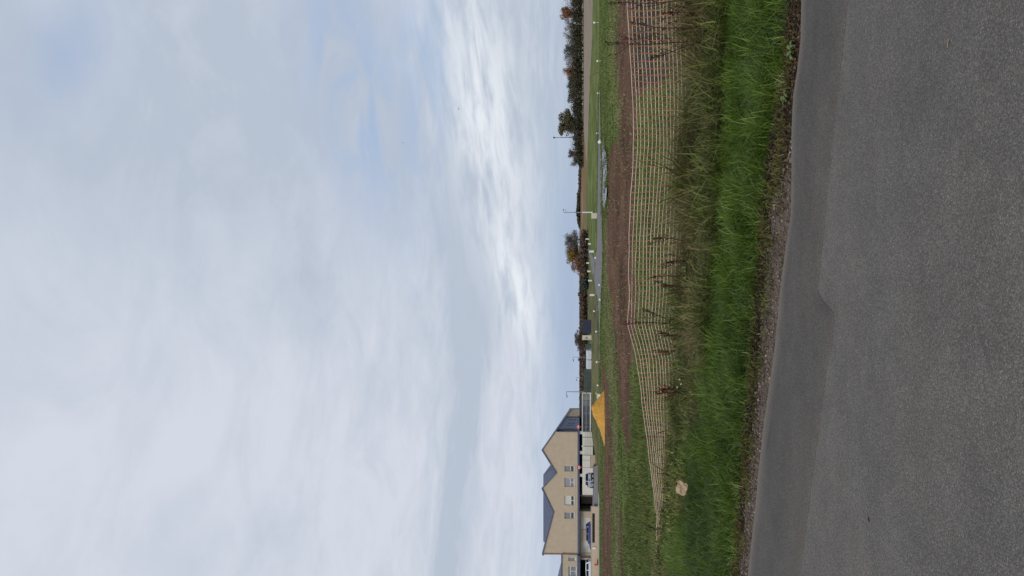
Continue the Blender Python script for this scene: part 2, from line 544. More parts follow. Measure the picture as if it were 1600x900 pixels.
E_ = dense(EDGE)
E_[:, 1] += np.array([mnoise.noise(Vector((a * 3.0, b * 3.0, 4.0))) * .02 + mnoise.noise(Vector((a * 11, b * 11, 9.0))) * .008 for a, b in E_])
offs = np.array([0, .03, .07, .14, .25, .5, 1.0, 1.8, 3, 4.5, 6.4])
nrm = np.array([-.33, -.944])
rows = np.stack([E_ + nrm * o for o in offs], 0)
nr_, nc_ = rows.shape[:2]
z = np.zeros((nr_, nc_)); z[0] = -.006
camber = .02 * np.sin(np.clip(offs / 6.4, 0, 1) * math.pi)[:, None]
v_ = np.concatenate([rows, (z + camber)[..., None]], -1).reshape(-1, 3)
skirt = np.concatenate([E_, np.full((nc_, 1), -.06)], 1)
allv = np.concatenate([v_, skirt])
ii = np.arange(nr_ * nc_).reshape(nr_, nc_)
q = np.stack([ii[:-1, :-1], ii[1:, :-1], ii[1:, 1:], ii[:-1, 1:]], -1).reshape(-1, 4)
sk = np.arange(nr_ * nc_, nr_ * nc_ + nc_)
q2 = np.stack([ii[0, :-1], ii[0, 1:], sk[1:], sk[:-1]], -1)
dust = np.repeat(np.interp(offs, [0, .03, .07, .14, .25], [.9, .7, .42, .18, 0]), nc_)
tag(link('road', fastmesh('road', allv, [q, q2], {'dust': np.concatenate([dust, np.ones(nc_)])}), M_ROAD), kind='structure')

# older strip of darker tar between the seam and the road's edge, laid a few millimetres proud
SE = dense(SEAM); SE[:, 1] += np.array([mnoise.noise(Vector((a * 5, b * 5, 2.0))) * .022 for a, b in SE])
sx = np.linspace(-13, 9.5, 900)
sy0 = np.interp(sx, SE[::-1, 0], SE[::-1, 1]); sy1 = np.interp(sx, E_[::-1, 0], E_[::-1, 1])
fr = np.array([0, .015, .5, .85, .93, 1.0])
off2 = 6.4
vs = []; dd = []
for k, f_ in enumerate(fr):
    yy = sy0 + (sy1 - .012 - sy0) * f_
    dist = (sy1 - yy) * .944
    zz = np.interp(dist, offs, camber[:, 0]) + (.001 if k == 0 else .007)
    vs.append(np.stack([sx, yy, zz], -1)); dd.append(np.full(len(sx), [0.30, .10, 0, .05, .35, .8][k]))
vs = np.stack(vs, 0); n0, n1 = vs.shape[:2]
ii = np.arange(n0 * n1).reshape(n0, n1)
q = np.stack([ii[:-1, :-1], ii[:-1, 1:], ii[1:, 1:], ii[1:, :-1]], -1).reshape(-1, 4)
tag(link('road_edge_strip', fastmesh('road_edge_strip', vs.reshape(-1, 3), [q], {'dust': np.concatenate(dd)}), M_PATCH), kind='structure')

# gravel shoulder
GE_PX = ((0, 1249), (150, 1240), (230, 1236), (270, 1222), (300, 1208), (335, 1200), (400, 1198), (450, 1193), (560, 1186), (670, 1174), (780, 1163), (890, 1154))
GE = [(9, 3.7), (4, 5.05)] + [G(*e) for e in GE_PX] + [(-6, 9.3), (-13, 12.3)]
gx = np.linspace(-12, 8, 700)
ge = np.interp(gx, [p[0] for p in GE][::-1], [p[1] for p in GE][::-1])
ge = ge + np.array([mnoise.noise(Vector((a * 3.1, 0, 1.0))) * .10 + mnoise.noise(Vector((a * 9.0, 0, 7.0))) * .06 for a in gx])
re = edge_y(gx) - .05
M_GRAVEL = mat('gravel_grit', (.095, .066, .049), .95, var=.5, scale=38, detail=6, bump=1.0, bscale=90, col2=(.215, .168, .132))
vs = np.concatenate([np.stack([gx, re, np.full(700, -.022)], 1), np.stack([gx, (re + ge) / 2, np.full(700, -.014)], 1), np.stack([gx, np.maximum(ge, re + .01), np.full(700, -.024)], 1)])
ii = np.arange(2100).reshape(3, 700)
q = np.stack([ii[:-1, :-1], ii[:-1, 1:], ii[1:, 1:], ii[1:, :-1]], -1).reshape(-1, 4)
tag(link('gravel_shoulder', fastmesh('gravel_shoulder', vs.reshape(-1, 3), [q]), M_GRAVEL), kind='structure')

# loose stones on the shoulder and a few on the road
ico = bmesh.new(); bmesh.ops.create_icosphere(ico, subdivisions=1, radius=1)
iv = np.array([v.co[:] for v in ico.verts]); ifc = np.array([[v.index for v in f.verts] for f in ico.faces]); ico.free()


def stones(name, cx, cy, cz, size, material):
    n = len(cx)
    sc = np.stack([rng.uniform(.7, 1.3, n), rng.uniform(.7, 1.3, n), rng.uniform(.4, .9, n)], 1) * size[:, None]
    rot = rng.uniform(0, 2 * math.pi, n)
    b = iv[None] * (1 + rng.uniform(-.25, .25, (n, len(iv), 1))) * sc[:, None]
    c, s_ = np.cos(rot)[:, None], np.sin(rot)[:, None]
    xx = b[..., 0] * c - b[..., 1] * s_ + cx[:, None]; yy = b[..., 0] * s_ + b[..., 1] * c + cy[:, None]; zz = b[..., 2] + cz[:, None]
    f = (ifc[None] + (np.arange(n) * len(iv))[:, None, None]).reshape(-1, 3)
    rn = np.repeat(rng.random(n), len(iv))
    o = link(name, fastmesh(name, np.stack([xx, yy, zz], -1).reshape(-1, 3), [f], {'rnd': rn}), material)
    return o


M_STONE = leafmat('stone_chips', [(0, (.06, .045, .038)), (.5, (.145, .108, .084)), (.95, (.23, .185, .150)), (1, (.44, .40, .36))], .9, 0.0)
n = 7000
px_ = rng.uniform(-5, 1.15, n); t_ = rng.beta(1.1, 1.3, n)
ge_i = np.interp(px_, gx, ge); re_i = np.interp(px_, gx, re)
keep = (ge_i - re_i) > .04
px_, t_, ge_i, re_i = px_[keep], t_[keep], ge_i[keep], re_i[keep]
tag(stones('gravel', px_, re_i - .02 + (ge_i - re_i + .07) * t_, np.full(len(px_), -.012), (rng.gamma(1.8, .0022, len(px_)) + .0022), M_STONE),
    'loose gravel scattered along the road edge', 'gravel', kind='stuff')


# ------------------------------------------------------------------ grass and weeds
def blades(name, bx, by, bz, h, lean, wid, rnd, material, segs=2, dirs=None):
    """curved ribbons, one per blade"""
    n = len(bx)
    a = rng.uniform(0, 2 * math.pi, n) if dirs is None else dirs
    d = np.stack([np.cos(a), np.sin(a)], 1)
    wa = a + math.pi / 2 + rng.uniform(-.6, .6, n)
    wd = np.stack([np.cos(wa), np.sin(wa)], 1)
    rowsv = []
    for k in range(segs + 1):
        t = k / segs
        off = lean * h * t ** 1.9
        zz = h * t * (1 - .35 * lean * t)
        wk = wid * (1 - t) ** .6 * (1 if k < segs else .0)
        cx = bx + d[:, 0] * off; cy = by + d[:, 1] * off; cz = bz + zz
        if k < segs:
            rowsv.append(np.stack([cx - wd[:, 0] * wk, cy - wd[:, 1] * wk, cz], 1)); rowsv.append(np.stack([cx + wd[:, 0] * wk, cy + wd[:, 1] * wk, cz], 1))
        else:
            rowsv.append(np.stack([cx, cy, cz], 1))
    V = np.stack(rowsv, 1); m_ = V.shape[1]
    base = (np.arange(n) * m_)[:, None]
    fs = []
    for k in range(segs - 1):
        fs.append(base + np.array([[2 * k, 2 * k + 1, 2 * k + 3, 2 * k + 2]]))
    fs_t = base + np.array([[2 * (segs - 1), 2 * (segs - 1) + 1, 2 * segs]])
    rr = np.repeat(np.clip(rnd, 0, 1), m_)
    return link(name, fastmesh(name, V.reshape(-1, 3), fs + [fs_t], {'rnd': rr}), material)


def nz2(x, y, s, z0=0.0): return np.array([mnoise.noise(Vector((a * s, b * s, z0))) for a, b in zip(x, y)])


M_GRASS = leafmat('grass_blades', [(0, (.030, .052, .007)), (.3, (.066, .120, .011)), (.6, (.112, .190, .018)), (.85, (.215, .30, .050)), (.93, (.24, .30, .08)), (1, (.36, .31, .16))], .45, .3)
M_DRYG = leafmat('withered_grass', [(0, (.090, .066, .029)), (.3, (.205, .160, .070)), (.65, (.33, .262, .13)), (1, (.42, .34, .20))], .8, .25)
M_WEED = leafmat('weed_leaves', [(0, (.032, .042, .012)), (.35, (.096, .125, .026)), (.7, (.175, .205, .052)), (1, (.29, .28, .10))], .65, .25)

NETX = [-9, -4.9, -4.08, -2.36, -1.03, -.49, 0, 1.82, 3.4, 6.5]
NETY = [18, 14.6, 14.0, 12.6, 11.3, 10.6, 10.4, 9.7, 9.0, 7.6]
NETH = [.02, .10, .17, .46, .74, .90, .87, .89, .985, .95]


def net_y(x): return np.interp(x, NETX, NETY)


TURF_PX = ((0, 1236), (60, 1232), (110, 1226), (150, 1219), (220, 1208), (270, 1198), (335, 1192), (400, 1188), (450, 1183), (560, 1176), (670, 1166), (780, 1157), (890, 1149))
TURF = [(9, 4.3), (4, 5.5)] + [G(*e) for e in TURF_PX] + [(-6, 9.5), (-13, 12.5)]


def ge_y(x): return np.interp(x, [p[0] for p in TURF][::-1], [p[1] for p in TURF][::-1])


def lush_lim(x): return np.interp(x, [-12, -4, -2, -1, 0, 1, 3, 7], [15, 12.5, 10.8, 9.8, 9.2, 8.8, 8.3, 6.9])


# lush verge
n = 190000
x = rng.uniform(-7, 5.2, n); lo = ge_y(x) - .03; hi = lush_lim(x)
y = lo - .10 + (hi + .9 - lo) * rng.random(n)
hi2 = hi + nz2(x, y * .2, 1.3) * .8 + nz2(x, y * .3, 4.5, 2.0) * .6 + rng.exponential(.30, n)
ok = y < hi2
x, y, lo, hi = x[ok], y[ok], lo[ok], hi[ok]
clump = nz2(x, y, 2.2) * .5 + nz2(x, y, 6.0, 3.0) * .6
edgef = np.clip((y - lo - .12 * nz2(x, x * 0, 2.8, 15.0) + .04) / .6, 0, 1)
thin = rng.random(len(x)) < (.30 + .70 * edgef) * np.clip(.80 + clump * .9, .15, 1)
x, y, clump, edgef = x[thin], y[thin], clump[thin], edgef[thin]
hgt = (.04 + .135 * edgef ** .8) * rng.uniform(.5, 1.5, len(x)) * (1 + .8 * clump)
tint = nz2(x, y, .55, 40.0)
rn = .40 + .55 * clump + .42 * tint + rng.normal(0, .19, len(x)) - .10 * (1 - edgef)
rn = np.clip(rn, 0, .9)
dry_ = rng.random(len(x)) < .014 + .16 * (1 - edgef) ** 2
rn[dry_] = rng.uniform(.9, 1, dry_.sum())
dirs = nz2(x, y, 1.7, 8.0) * 6 + rng.normal(0, 1.5, len(x)) - 1.2
tag(blades('verge_grass', x, y, np.full(len(x), GZ), hgt, rng.uniform(.25, 1.5, len(x)), rng.uniform(.0022, .0056, len(x)), rn, M_GRASS, 3, dirs),
    'lush bright green grass verge between the road and the netting', 'grass', kind='stuff')
# moss, clover and litter creeping over the bare margin
n = 34000
x = rng.uniform(-6, 4.5, n); lo = ge_y(x); ed_ = edge_y(x); wd_ = np.maximum(lo - ed_, .12)
y = lo + .12 - (wd_ * 1.0 + .12) * rng.random(n) ** 1.5 + rng.normal(0, .05, n)
k_ = (y > ed_ + .01) & (rng.random(n) < np.clip(.9 - np.interp(x, [.3, 1.3], [.75, 0]) * (lo - y > .10) + nz2(x, y, 5.0, 19.0) * .6, .05, 1)); x, y = x[k_], y[k_]
M_LITTER = leafmat('leaf_litter', [(0, (.018, .012, .008)), (.5, (.062, .036, .022)), (.8, (.12, .070, .036)), (.93, (.085, .088, .030)), (1, (.20, .15, .09))], .9, .1)


def flakes(name, x, y, z, size, material, tilt=.5):
    n = len(x); a = rng.uniform(0, 6.283, n)
    u = np.stack([np.cos(a), np.sin(a), rng.normal(0, tilt, n)], 1); v = np.stack([-np.sin(a), np.cos(a), rng.normal(0, tilt, n)], 1)
    c = np.stack([x, y, z], 1); s_ = size[:, None]
    V = np.stack([c - u * s_, c + v * s_ * .5, c + u * s_, c - v * s_ * .5], 1).reshape(-1, 3)
    return link(name, fastmesh(name, V, [np.arange(n * 4).reshape(n, 4)], {'rnd': np.repeat(rng.random(n), 4)}), material)


tag(flakes('leaf_litter', x, y, GZ + .012 + rng.random(len(x)) * .02, rng.uniform(.006, .018, len(x)), M_LITTER), 'dark leaf litter and moss on the bare margin between the grass and the road', 'leaf litter', kind='stuff')

n = 20000
x = rng.uniform(-6, 4.5, n); lo = ge_y(x); ed_ = edge_y(x)
y = lo + .15 - (np.maximum(lo - ed_, .1) * .85) * rng.random(n) ** 1.4
k_ = (nz2(x, y, 3.0, 29.0) + .45 * nz2(x, y, 9.0, 30.0) > .0) & (y > ed_ + .04); x, y = x[k_], y[k_]
M_MOSS = leafmat('short_yellow_grass', [(0, (.050, .055, .012)), (.5, (.115, .125, .024)), (.85, (.19, .18, .040)), (1, (.30, .24, .11))], .7, .25)
tag(blades('margin_grass', x, y, np.full(len(x), GZ), (.025 + .075 * rng.random(len(x))), rng.uniform(.3, 1.8, len(x)), rng.uniform(.0022, .0050, len(x)), rng.random(len(x)), M_MOSS, 2),
    'short yellowish grass and moss on the bare margin of the road', 'grass', kind='stuff')

# weedy strip at the foot of the netting
n = 72000
x = rng.uniform(-7.5, 5.5, n); lo = lush_lim(x) - .55; hi = net_y(x) + .5
y = lo + (hi - lo) * rng.random(n)
cl = nz2(x, y, 1.5, 5.0) * .6 + nz2(x, y, 4.5, 6.0) * .4
hg = np.clip((.16 + .26 * rng.random(n)) * (1 + 1.25 * cl), .05, .62)
hg = hg * np.interp(x, [-5, -2.4, -1.2, 0, 2, 4], [.38, .55, .9, 1.05, 1.15, 1.2])
hg = hg * (1 + .55 * np.exp(-((y - net_y(x) + .25) / .35) ** 2) * np.clip(.8 + 2.2 * nz2(x, x * 0, 1.9, 91.0), 0, 2.2))
hg = np.where(rng.random(n) < .02, np.clip(hg * 1.9, 0, .75), hg)
isdry = rng.random(n) < np.clip(.22 + 1.7 * nz2(x, y, 1.1, 12.0) + np.interp(x, [-4, -1, 1, 3], [-.10, 0, .0, .16]), .08, .92)
for nm, mm_, sel, lab, cat in (('withered_grass', M_DRYG, isdry, 'withered straw coloured grass tangled at the foot of the netting', 'dry grass'),
                               ('weed_foliage', M_WEED, ~isdry, 'dark green weed leaves growing along the netting', 'weeds')):
    k = int(sel.sum())
    tag(blades(nm, x[sel], y[sel], np.full(k, GZ), hg[sel] * (1.1 if mm_ is M_DRYG else .9), rng.uniform(.3, 1.7, k), rng.uniform(.0030, .0062, k) * (1 if mm_ is M_DRYG else 2.3),
               .40 + .5 * cl[sel] + rng.normal(0, .22, k), mm_, 3), lab, cat, kind='stuff')
# broad little leaves through the weeds
n = 26000
x = rng.uniform(-6.5, 5.2, n); y = lush_lim(x) - .3 + (net_y(x) + .3 - lush_lim(x) + .3) * rng.random(n)
cl = nz2(x, y, 1.3, 77.0); k_ = cl > -.05; x, y, cl = x[k_], y[k_], cl[k_]
tag(flakes('nettle_leaves', x, y, GZ + .03 + rng.random(len(x)) * .30 * np.clip(.6 + cl, .3, 1.2) * np.interp(x, [-5, -2, 0], [.5, .7, 1]), rng.uniform(.010, .030, len(x)), M_WEED, .9),
    'small broad leaves of low weeds at the foot of the netting', 'weeds', kind='stuff')
# coarse growth just behind the netting
n = 46000
x = rng.uniform(-10, 7.5, n); y = net_y(x) + .3 + 9 * rng.random(n) ** 1.2
cl = nz2(x, y, .8, 55.0) * .7 + nz2(x, y, 2.6, 56.0) * .4
k_ = (cl > -.28) & (rng.random(n) < np.clip(.55 + cl + np.interp(x, [1.2, 2.6], [0, -.42]), .04, 1)); x, y, cl = x[k_], y[k_], cl[k_]
tag(blades('rank_growth', x, y, np.full(len(x), GZ - .01), (.07 + .15 * rng.random(len(x))) * (1 + .8 * cl), rng.uniform(.4, 1.6, len(x)), rng.uniform(.004, .010, len(x)), .35 + .5 * cl + rng.normal(0, .22, len(x)), M_WEED, 2),
    'coarse dark growth on the ground seen through the netting', 'weeds', kind='stuff')

# rough field behind the netting
n = 190000
yy = 11 + 105 * rng.random(n) ** 1.9; xx = (rng.random(n) - .5) * 2 * (.46 * yy + 1)
behind = yy > net_y(xx) + 2.5
xx, yy = xx[behind], yy[behind]
mk = land_masks(xx, yy)
pr = np.where(mk['soil'] > 0, .05, np.where(mk['olive'] > 0, .6, 1.0)) * np.clip(.65 + nz2(xx, yy, .7, 20) * 1.1, .05, 1)
kp = rng.random(len(xx)) < pr
xx, yy = xx[kp], yy[kp]; ol = mk['olive'][kp] + mk['soil'][kp]
cl = nz2(xx, yy, .9, 31)
hh = np.clip((.07 + .10 * rng.random(len(xx))) * (1 + .7 * cl), .03, .3)
M_FIELD = leafmat('field_grass_blades', [(0, (.040, .058, .014)), (.4, (.10, .14, .028)), (.7, (.165, .205, .050)), (.9, (.23, .225, .09)), (1, (.32, .27, .15))], .6, .25)
tag(blades('field_grass', xx, yy, T(xx, yy) + GZ - .02, hh, rng.uniform(.3, 1.3, len(xx)), np.clip(.004 + .0006 * yy, .005, .055), .42 + .3 * cl + .28 * (ol > 0) + rng.normal(0, .15, len(xx)), M_FIELD, 2),
    'rough patchy grass of the building plot behind the netting', 'grass', kind='stuff')

n = 46000
yy = 11 + 60 * rng.random(n) ** 1.7; xx = (rng.random(n) - .5) * 2 * (.46 * yy + 1)
mk = land_masks(xx, yy)
st_ = nz2(xx * .35, yy, .8, 66.0) + .5 * nz2(xx, yy, 1.4, 67.0)
kp = (yy > net_y(xx) + .4) & ((mk['soil'] + mk['olive']) > 0) & (rng.random(n) < np.clip(.35 + 1.1 * st_, .03, 1))
xx, yy = xx[kp], yy[kp]
tag(blades('dead_straw', xx, yy, T(xx, yy) + GZ, .05 + .09 * rng.random(len(xx)), rng.uniform(.6, 2.2, len(xx)), np.clip(.003 + .00045 * yy, .004, .03), .35 + .3 * nz2(xx, yy, .6, 70.0) + rng.normal(0, .2, len(xx)), M_DRYG, 2),
    'dead straw and stubble strewn over the bare brown ground', 'straw', kind='stuff')

# ------------------------------------------------------------------ tarmac paths, pond, pavement
def sheet(name, pts, lift, material, inset=None):
    """flat-laid sheet following the land, from a plan outline"""
    P2 = np.array(pts); n = len(pts)
    gx_, gy_ = np.meshgrid(np.arange(P2[:, 0].min(), P2[:, 0].max(), 1.5), np.arange(P2[:, 1].min(), P2[:, 1].max(), 2.5))
    ins = inpoly(gx_.ravel(), gy_.ravel(), pts)
    inner = np.stack([gx_.ravel()[ins], gy_.ravel()[ins]], 1)
    allp = [Vector(a) for a in pts] + [Vector(a) for a in inner]
    vo, _e, fo, *_r = delaunay_2d_cdt(allp, [], [list(range(n))], 1, 1e-4)
    bm = bmesh.new()
    vs = [bm.verts.new((a.x, a.y, float(T(a.x, a.y)) + lift)) for a in vo]
    for f in fo:
        c = sum((vo[k] for k in f), Vector((0, 0))) / len(f)
        if inpoly(np.array([c.x]), np.array([c.y]), pts)[0]: bm.faces.new([vs[k] for k in f])
    bmesh.ops.recalc_face_normals(bm, faces=bm.faces)
    me = bpy.data.meshes.new(name); bm.to_mesh(me); bm.free()
    o = link(name, me, material)
    return tag(o, kind='structure')


def smooth_poly(pts, n=160, jit=.0):
    p = np.array(pts + pts[:1], float)
    d = np.concatenate([[0], np.cumsum(np.hypot(*np.diff(p, axis=0).T))]); s = np.linspace(0, d[-1], n, endpoint=False)
    q_ = np.stack([np.interp(s, d, p[:, 0]), np.interp(s, d, p[:, 1])], 1)
    for _ in range(3): q_ = (np.roll(q_, 1, 0) + 2 * q_ + np.roll(q_, -1, 0)) / 4
    for i in range(n):
        q_[i] += jit * np.array([mnoise.noise(Vector((q_[i][0] * .7, q_[i][1] * .3, 1))), mnoise.noise(Vector((q_[i][0] * .7, q_[i][1] * .3, 5)))])
    return [tuple(a) for a in q_]


sheet('access_path', smooth_poly(poly_px([(140, 936.8), (180, 936.2), (240, 935.0), (330, 933.8), (385, 932.5), (404, 930), (395, 924), (384, 918.5), (381, 916.8), (387, 916.8), (398, 921), (415, 924), (440, 928.5),
          (478, 935.2), (520, 936.6), (570, 937.0), (572, 938.0), (520, 938.2), (480, 939.0), (440, 941.3), (400, 942.5), (360, 942), (330, 941), (250, 939.6), (180, 938.4), (140, 937.8)]), 300, 1.0), .05, M_PATH)


def water_mat():
    mm = bpy.data.materials.new('puddle_water'); mm.use_nodes = True
    b = mm.node_tree.nodes['Principled BSDF']; h = NT(mm.node_tree)
    co = h.new('ShaderNodeTexCoord').outputs['Object']
    h.put(b.inputs['Base Color'], h.ramp(h.noise(co, .25, 3), [(.3, (.05, .055, .05)), (.7, (.10, .10, .09))]))
    b.inputs['Roughness'].default_value = .22; b.inputs['IOR'].default_value = 1.33; b.inputs['Specular IOR Level'].default_value = .28
    bn = h.new('ShaderNodeBump'); bn.inputs['Strength'].default_value = .25; bn.inputs['Distance'].default_value = .02
    h.put(bn.inputs['Height'], h.noise(co, 3, 4)); h.put(b.inputs['Normal'], bn.outputs[0])
    return mm


M_WATER = water_mat()
for pp in ([(222, 942.2), (232, 941.6), (258, 942.0), (272, 943.5), (275, 947), (268, 950), (255, 950.6), (240, 948.5), (228, 946)],
           [(279, 943.2), (300, 942.4), (318, 942.8), (330, 944.2), (326, 946), (312, 948.4), (296, 950), (284, 949.6), (278, 946.5)],
           [(240, 939.6), (262, 939.2), (300, 939.8), (296, 941.0), (262, 940.9)]):
    sheet('puddle', smooth_poly(poly_px(pp), 150, 1.1), .075, M_WATER)
n = 16000
px1 = rng.uniform(130, 600, 900)
vtop = np.interp(px1, [130, 250, 330, 385, 404, 440, 478, 520, 600], [936.2, 934.4, 933.6, 932.4, 930.2, 928.4, 935, 936.4, 936.8]); vbot = np.interp(px1, [130, 250, 330, 360, 400, 440, 480, 520, 600], [938.5, 940.2, 941.4, 942.4, 942.8, 941.6, 939.3, 938.4, 938.4])
pick = rng.random(900) < .5
xx, yy = np.array([G(a, b) for a, b in zip(px1, np.where(pick, vtop, vbot) + rng.normal(0, .35, 900))]).T
rp_ = rng.integers(0, 900, n); xx = xx[rp_] + rng.normal(0, .30, n); yy = yy[rp_] + rng.normal(0, .9, n)
kp = nz2(xx, yy * .4, .8, 93.0) > -.1; xx, yy = xx[kp], yy[kp]
tag(blades('path_edge_grass', xx, yy, T(xx, yy), .08 + .13 * rng.random(len(xx)), rng.uniform(.3, 1.4, len(xx)), rng.uniform(.03, .06, len(xx)), .42 + rng.normal(0, .22, len(xx)), M_FIELD, 2),
    'rough grass creeping over the edges of the tarmac path', 'grass', kind='stuff')
# rushes round the wet ground
n = 5200
xx, yy = np.array([G(a, b) for a, b in zip(rng.uniform(218, 338, 420), rng.uniform(938.5, 951.5, 420))]).T
rp_ = rng.integers(0, 420, n); xx = xx[rp_] + rng.normal(0, .35, n); yy = yy[rp_] + rng.normal(0, .6, n)
kp = (nz2(xx, yy * .35, .9, 88.0) > .10); xx, yy = xx[kp], yy[kp]
tag(blades('rushes', xx, yy, T(xx, yy), .12 + .16 * rng.random(len(xx)), rng.uniform(.2, 1.0, len(xx)), rng.uniform(.02, .045, len(xx)), .3 + rng.normal(0, .2, len(xx)), M_WEED, 2),
    'dark rushes and grass tufts standing in the wet ground by the path', 'rushes', kind='stuff')

# ------------------------------------------------------------------ safety netting on the verge
M_NETW = mat('netting_white', (.60, .50, .42), .65, var=.2, scale=5)
M_NETO = mat('netting_orange', (.44, .175, .095), .65, var=.3, scale=5)
M_RUST = mat('rusty_stake', (.11, .035, .022), .85, var=.35, scale=20)
net = empty('safety_net', (0, 10.4, GZ))
tag(net, 'white and orange plastic mesh netting strung above the weeds, sagging down at one end', 'netting fence')
NS = 15
xs = np.arange(-5.1, 5.6, .055)


def net_pt(x, k, jit=True):
    """strand k counted from the top, at plan position x"""
    h_ = float(np.interp(x, NETX, NETH)); y = float(net_y(x))
    sag = .018 * math.sin((x * 1.9 + .6)) * (1 if h_ > .6 else .4)
    full_ = h_ / .046
    t = k * .046
    zt = h_ + sag
    if h_ < .74:                       # fallen part: strands lie bunched and slump forward
        t = k * .046 * (.42 + .58 * h_ / .74)
        y -= (1 - h_ / .74) * .022 * k
    wob = .011 * mnoise.noise(Vector((x * 3.0, k * 1.7, 0))) + .012 * mnoise.noise(Vector((x * .9, k * .25, 3.0)))
    bulge = .04 * math.sin(x * 2.3 + k * .2)
    return Vector((x, y + bulge + (.5 * wob if jit else 0), max(zt - t + wob, GZ + .015 + .002 * (NS - k)) - GZ * 0 + 0)) - Vector(net.location)


for k in range(NS):
    mb = MB(); mb.tube([net_pt(float(x_), k) for x_ in xs], .0050 if k else .0054, 4)
    mb.build('strand', M_NETW, net)
vx = []
x_ = 5.5
while x_ > -5.0:
    vx.append(x_); x_ -= .075
for i, x_ in enumerate(vx):
    dxj = [.026 * mnoise.noise(Vector((x_ * 4, k * .35, 9.0))) + .02 * mnoise.noise(Vector((x_ * 9, 1.0, 4.0))) - .004 * k * mnoise.noise(Vector((x_ * .6, 2, 2))) for k in range(NS)]
    mb = MB(); mb.tube([net_pt(x_ + dxj[k], k, False) - Vector((0, .004, 0)) for k in range(NS)], .0052, 4)
    mb.build('cross_tie', M_NETO, net)
for sx_, hh_ in ((-.49, .98), (2.95, 1.06), (-2.45, .52), (5.2, 1.05)):
    b0 = Vector((sx_, float(net_y(sx_)) + .05, GZ)) - Vector(net.location)
    mb = MB(); mb.tube([b0 - Vector((0, 0, .25)), b0 + Vector((.01, .01, hh_ * .5)), b0 + Vector((.02, .0, hh_))], .009, 6)
    mb.tube([b0 + Vector((.02, 0, hh_ - .02)), b0 + Vector((.035, -.03, hh_ - .05)), b0 + Vector((.02, -.05, hh_ - .02))], .006, 5)
    mb.build('stake', M_RUST, net)

# ------------------------------------------------------------------ single weeds in front of and behind the netting
M_DEADSTEM = mat('dead_stem', (.040, .026, .020), .9, var=.35, scale=15)
M_SEED = leafmat('seed_husks', [(0, (.022, .012, .009)), (.5, (.060, .028, .018)), (1, (.125, .055, .030))], .85, .1)
M_SEEDRED = leafmat('rusty_seed_husks', [(0, (.05, .016, .010)), (.5, (.115, .040, .020)), (1, (.20, .085, .040))], .85, .1)


def husks(name, pts, size, material, parent, flat=1.0):
    """small leaf-shaped scales around the given points"""
    pts = np.array(pts); n = len(pts)
    a = rng.normal(0, 1, (n, 3)); a /= np.linalg.norm(a, axis=1)[:, None]
    b = rng.normal(0, 1, (n, 3)); b -= a * (a * b).sum(1)[:, None]; b /= np.linalg.norm(b, axis=1)[:, None]
    s_ = (size * rng.uniform(.6, 1.4, n))[:, None]
    V = np.stack([pts - a * s_, pts + b * s_ * .5, pts + a * s_, pts - b * s_ * .5], 1).reshape(-1, 3)
    f = np.arange(n * 4).reshape(n, 4)
    return tag(link(name, fastmesh(name, V, [f], {'rnd': np.repeat(rng.random(n), 4)}), material, parent), kind='stuff')


def dead_weed(py, vtop, Y, label, lean=(0, 0), branches=5, mred=False, bushy=1.0, cat='weed', hdrop=0.0):
    top = P(py, vtop, Y)
    h_ = top[2] - GZ
    bx_, by_ = top[0] - lean[0] * h_, Y - lean[1] * h_
    r_ = empty('dead_weed', (bx_, by_, GZ)); tag(r_, label, cat)
    mb = MB(); N_ = 9
    pth = [Vector((lean[0] * h_ * t ** 1.4 + .012 * math.sin(t * 9 + py), lean[1] * h_ * t ** 1.4, h_ * t)) for t in [i / (N_ - 1) for i in range(N_)]]
    mb.tube(pth, [.008 - .005 * i / (N_ - 1) for i in range(N_)], 5)
    mb.build('stem', M_DEADSTEM, r_)
    sm = M_SEEDRED if mred else M_SEED
    for j in range(branches):
        t = .38 + .55 * (j + .3 * rng.random()) / max(1, branches)
        i0 = min(int(t * (N_ - 1)), N_ - 2); s0 = pth[i0].lerp(pth[i0 + 1], t * (N_ - 1) - i0)
        an = rng.uniform(0, 6.28); L_ = h_ * rng.uniform(.16, .30) * bushy
        e0 = s0 + Vector((math.cos(an) * L_ * .42, math.sin(an) * L_ * .42, L_ * .86))
        md = s0.lerp(e0, .5) + Vector((math.cos(an), math.sin(an), -.3)) * L_ * .10
        bb = MB(); bb.tube([s0, md, e0], [.0042, .0032, .0018], 4)
        br = bb.build('branch', M_DEADSTEM, r_)
        pts = [tuple(s0.lerp(md, u) if u < .5 else md.lerp(e0, u * 2 - 1)) for u in rng.uniform(.2, 1, int(22 * bushy))]
        husks('seed_husks', np.array(pts) + rng.normal(0, .010, (len(pts), 3)), .011, sm, br)
    pts = [tuple(pth[-1].lerp(pth[-3], u)) for u in rng.random(60)]
    husks('seed_head', np.array(pts) + rng.normal(0, .013, (60, 3)), .012, sm, r_)
    return r_


dead_weed(68, 946, 8.9, 'tall dark dead dock stalk rising well above the netting at the bushy end', (.02, 0), 7, bushy=.8)
dead_weed(5, 953, 8.75, 'dark branching dead stalk at the picture border beside the tall netting', (.01, 0), 7, bushy=.9)
dead_weed(36, 985, 8.6, 'thin dead stalk leaning between two taller dark stalks', (.12, 0), 5, bushy=.8)
dead_weed(92, 1015, 8.6, 'short dead stalk bent over the withered grass by the tallest stalk', (-.25, 0), 4)
dead_weed(434, 1014, 9.6, 'single bare stalk with one thick dark seed head in front of the netting', (-.06, 0), 1, bushy=.6)
dead_weed(505, 972, 10.45, 'reddish seed stalk standing against the rusty stake', (.0, 0), 3, True, .6)
dead_weed(483, 1003, 10.2, 'dark stalk slanting across the netting beside the rusty stake', (.28, 0), 5)
dead_weed(550, 1026, 10.3, 'bushy brown dead dock between the rusty stake and the fallen netting', (-.05, 0), 7, True, 1.3)
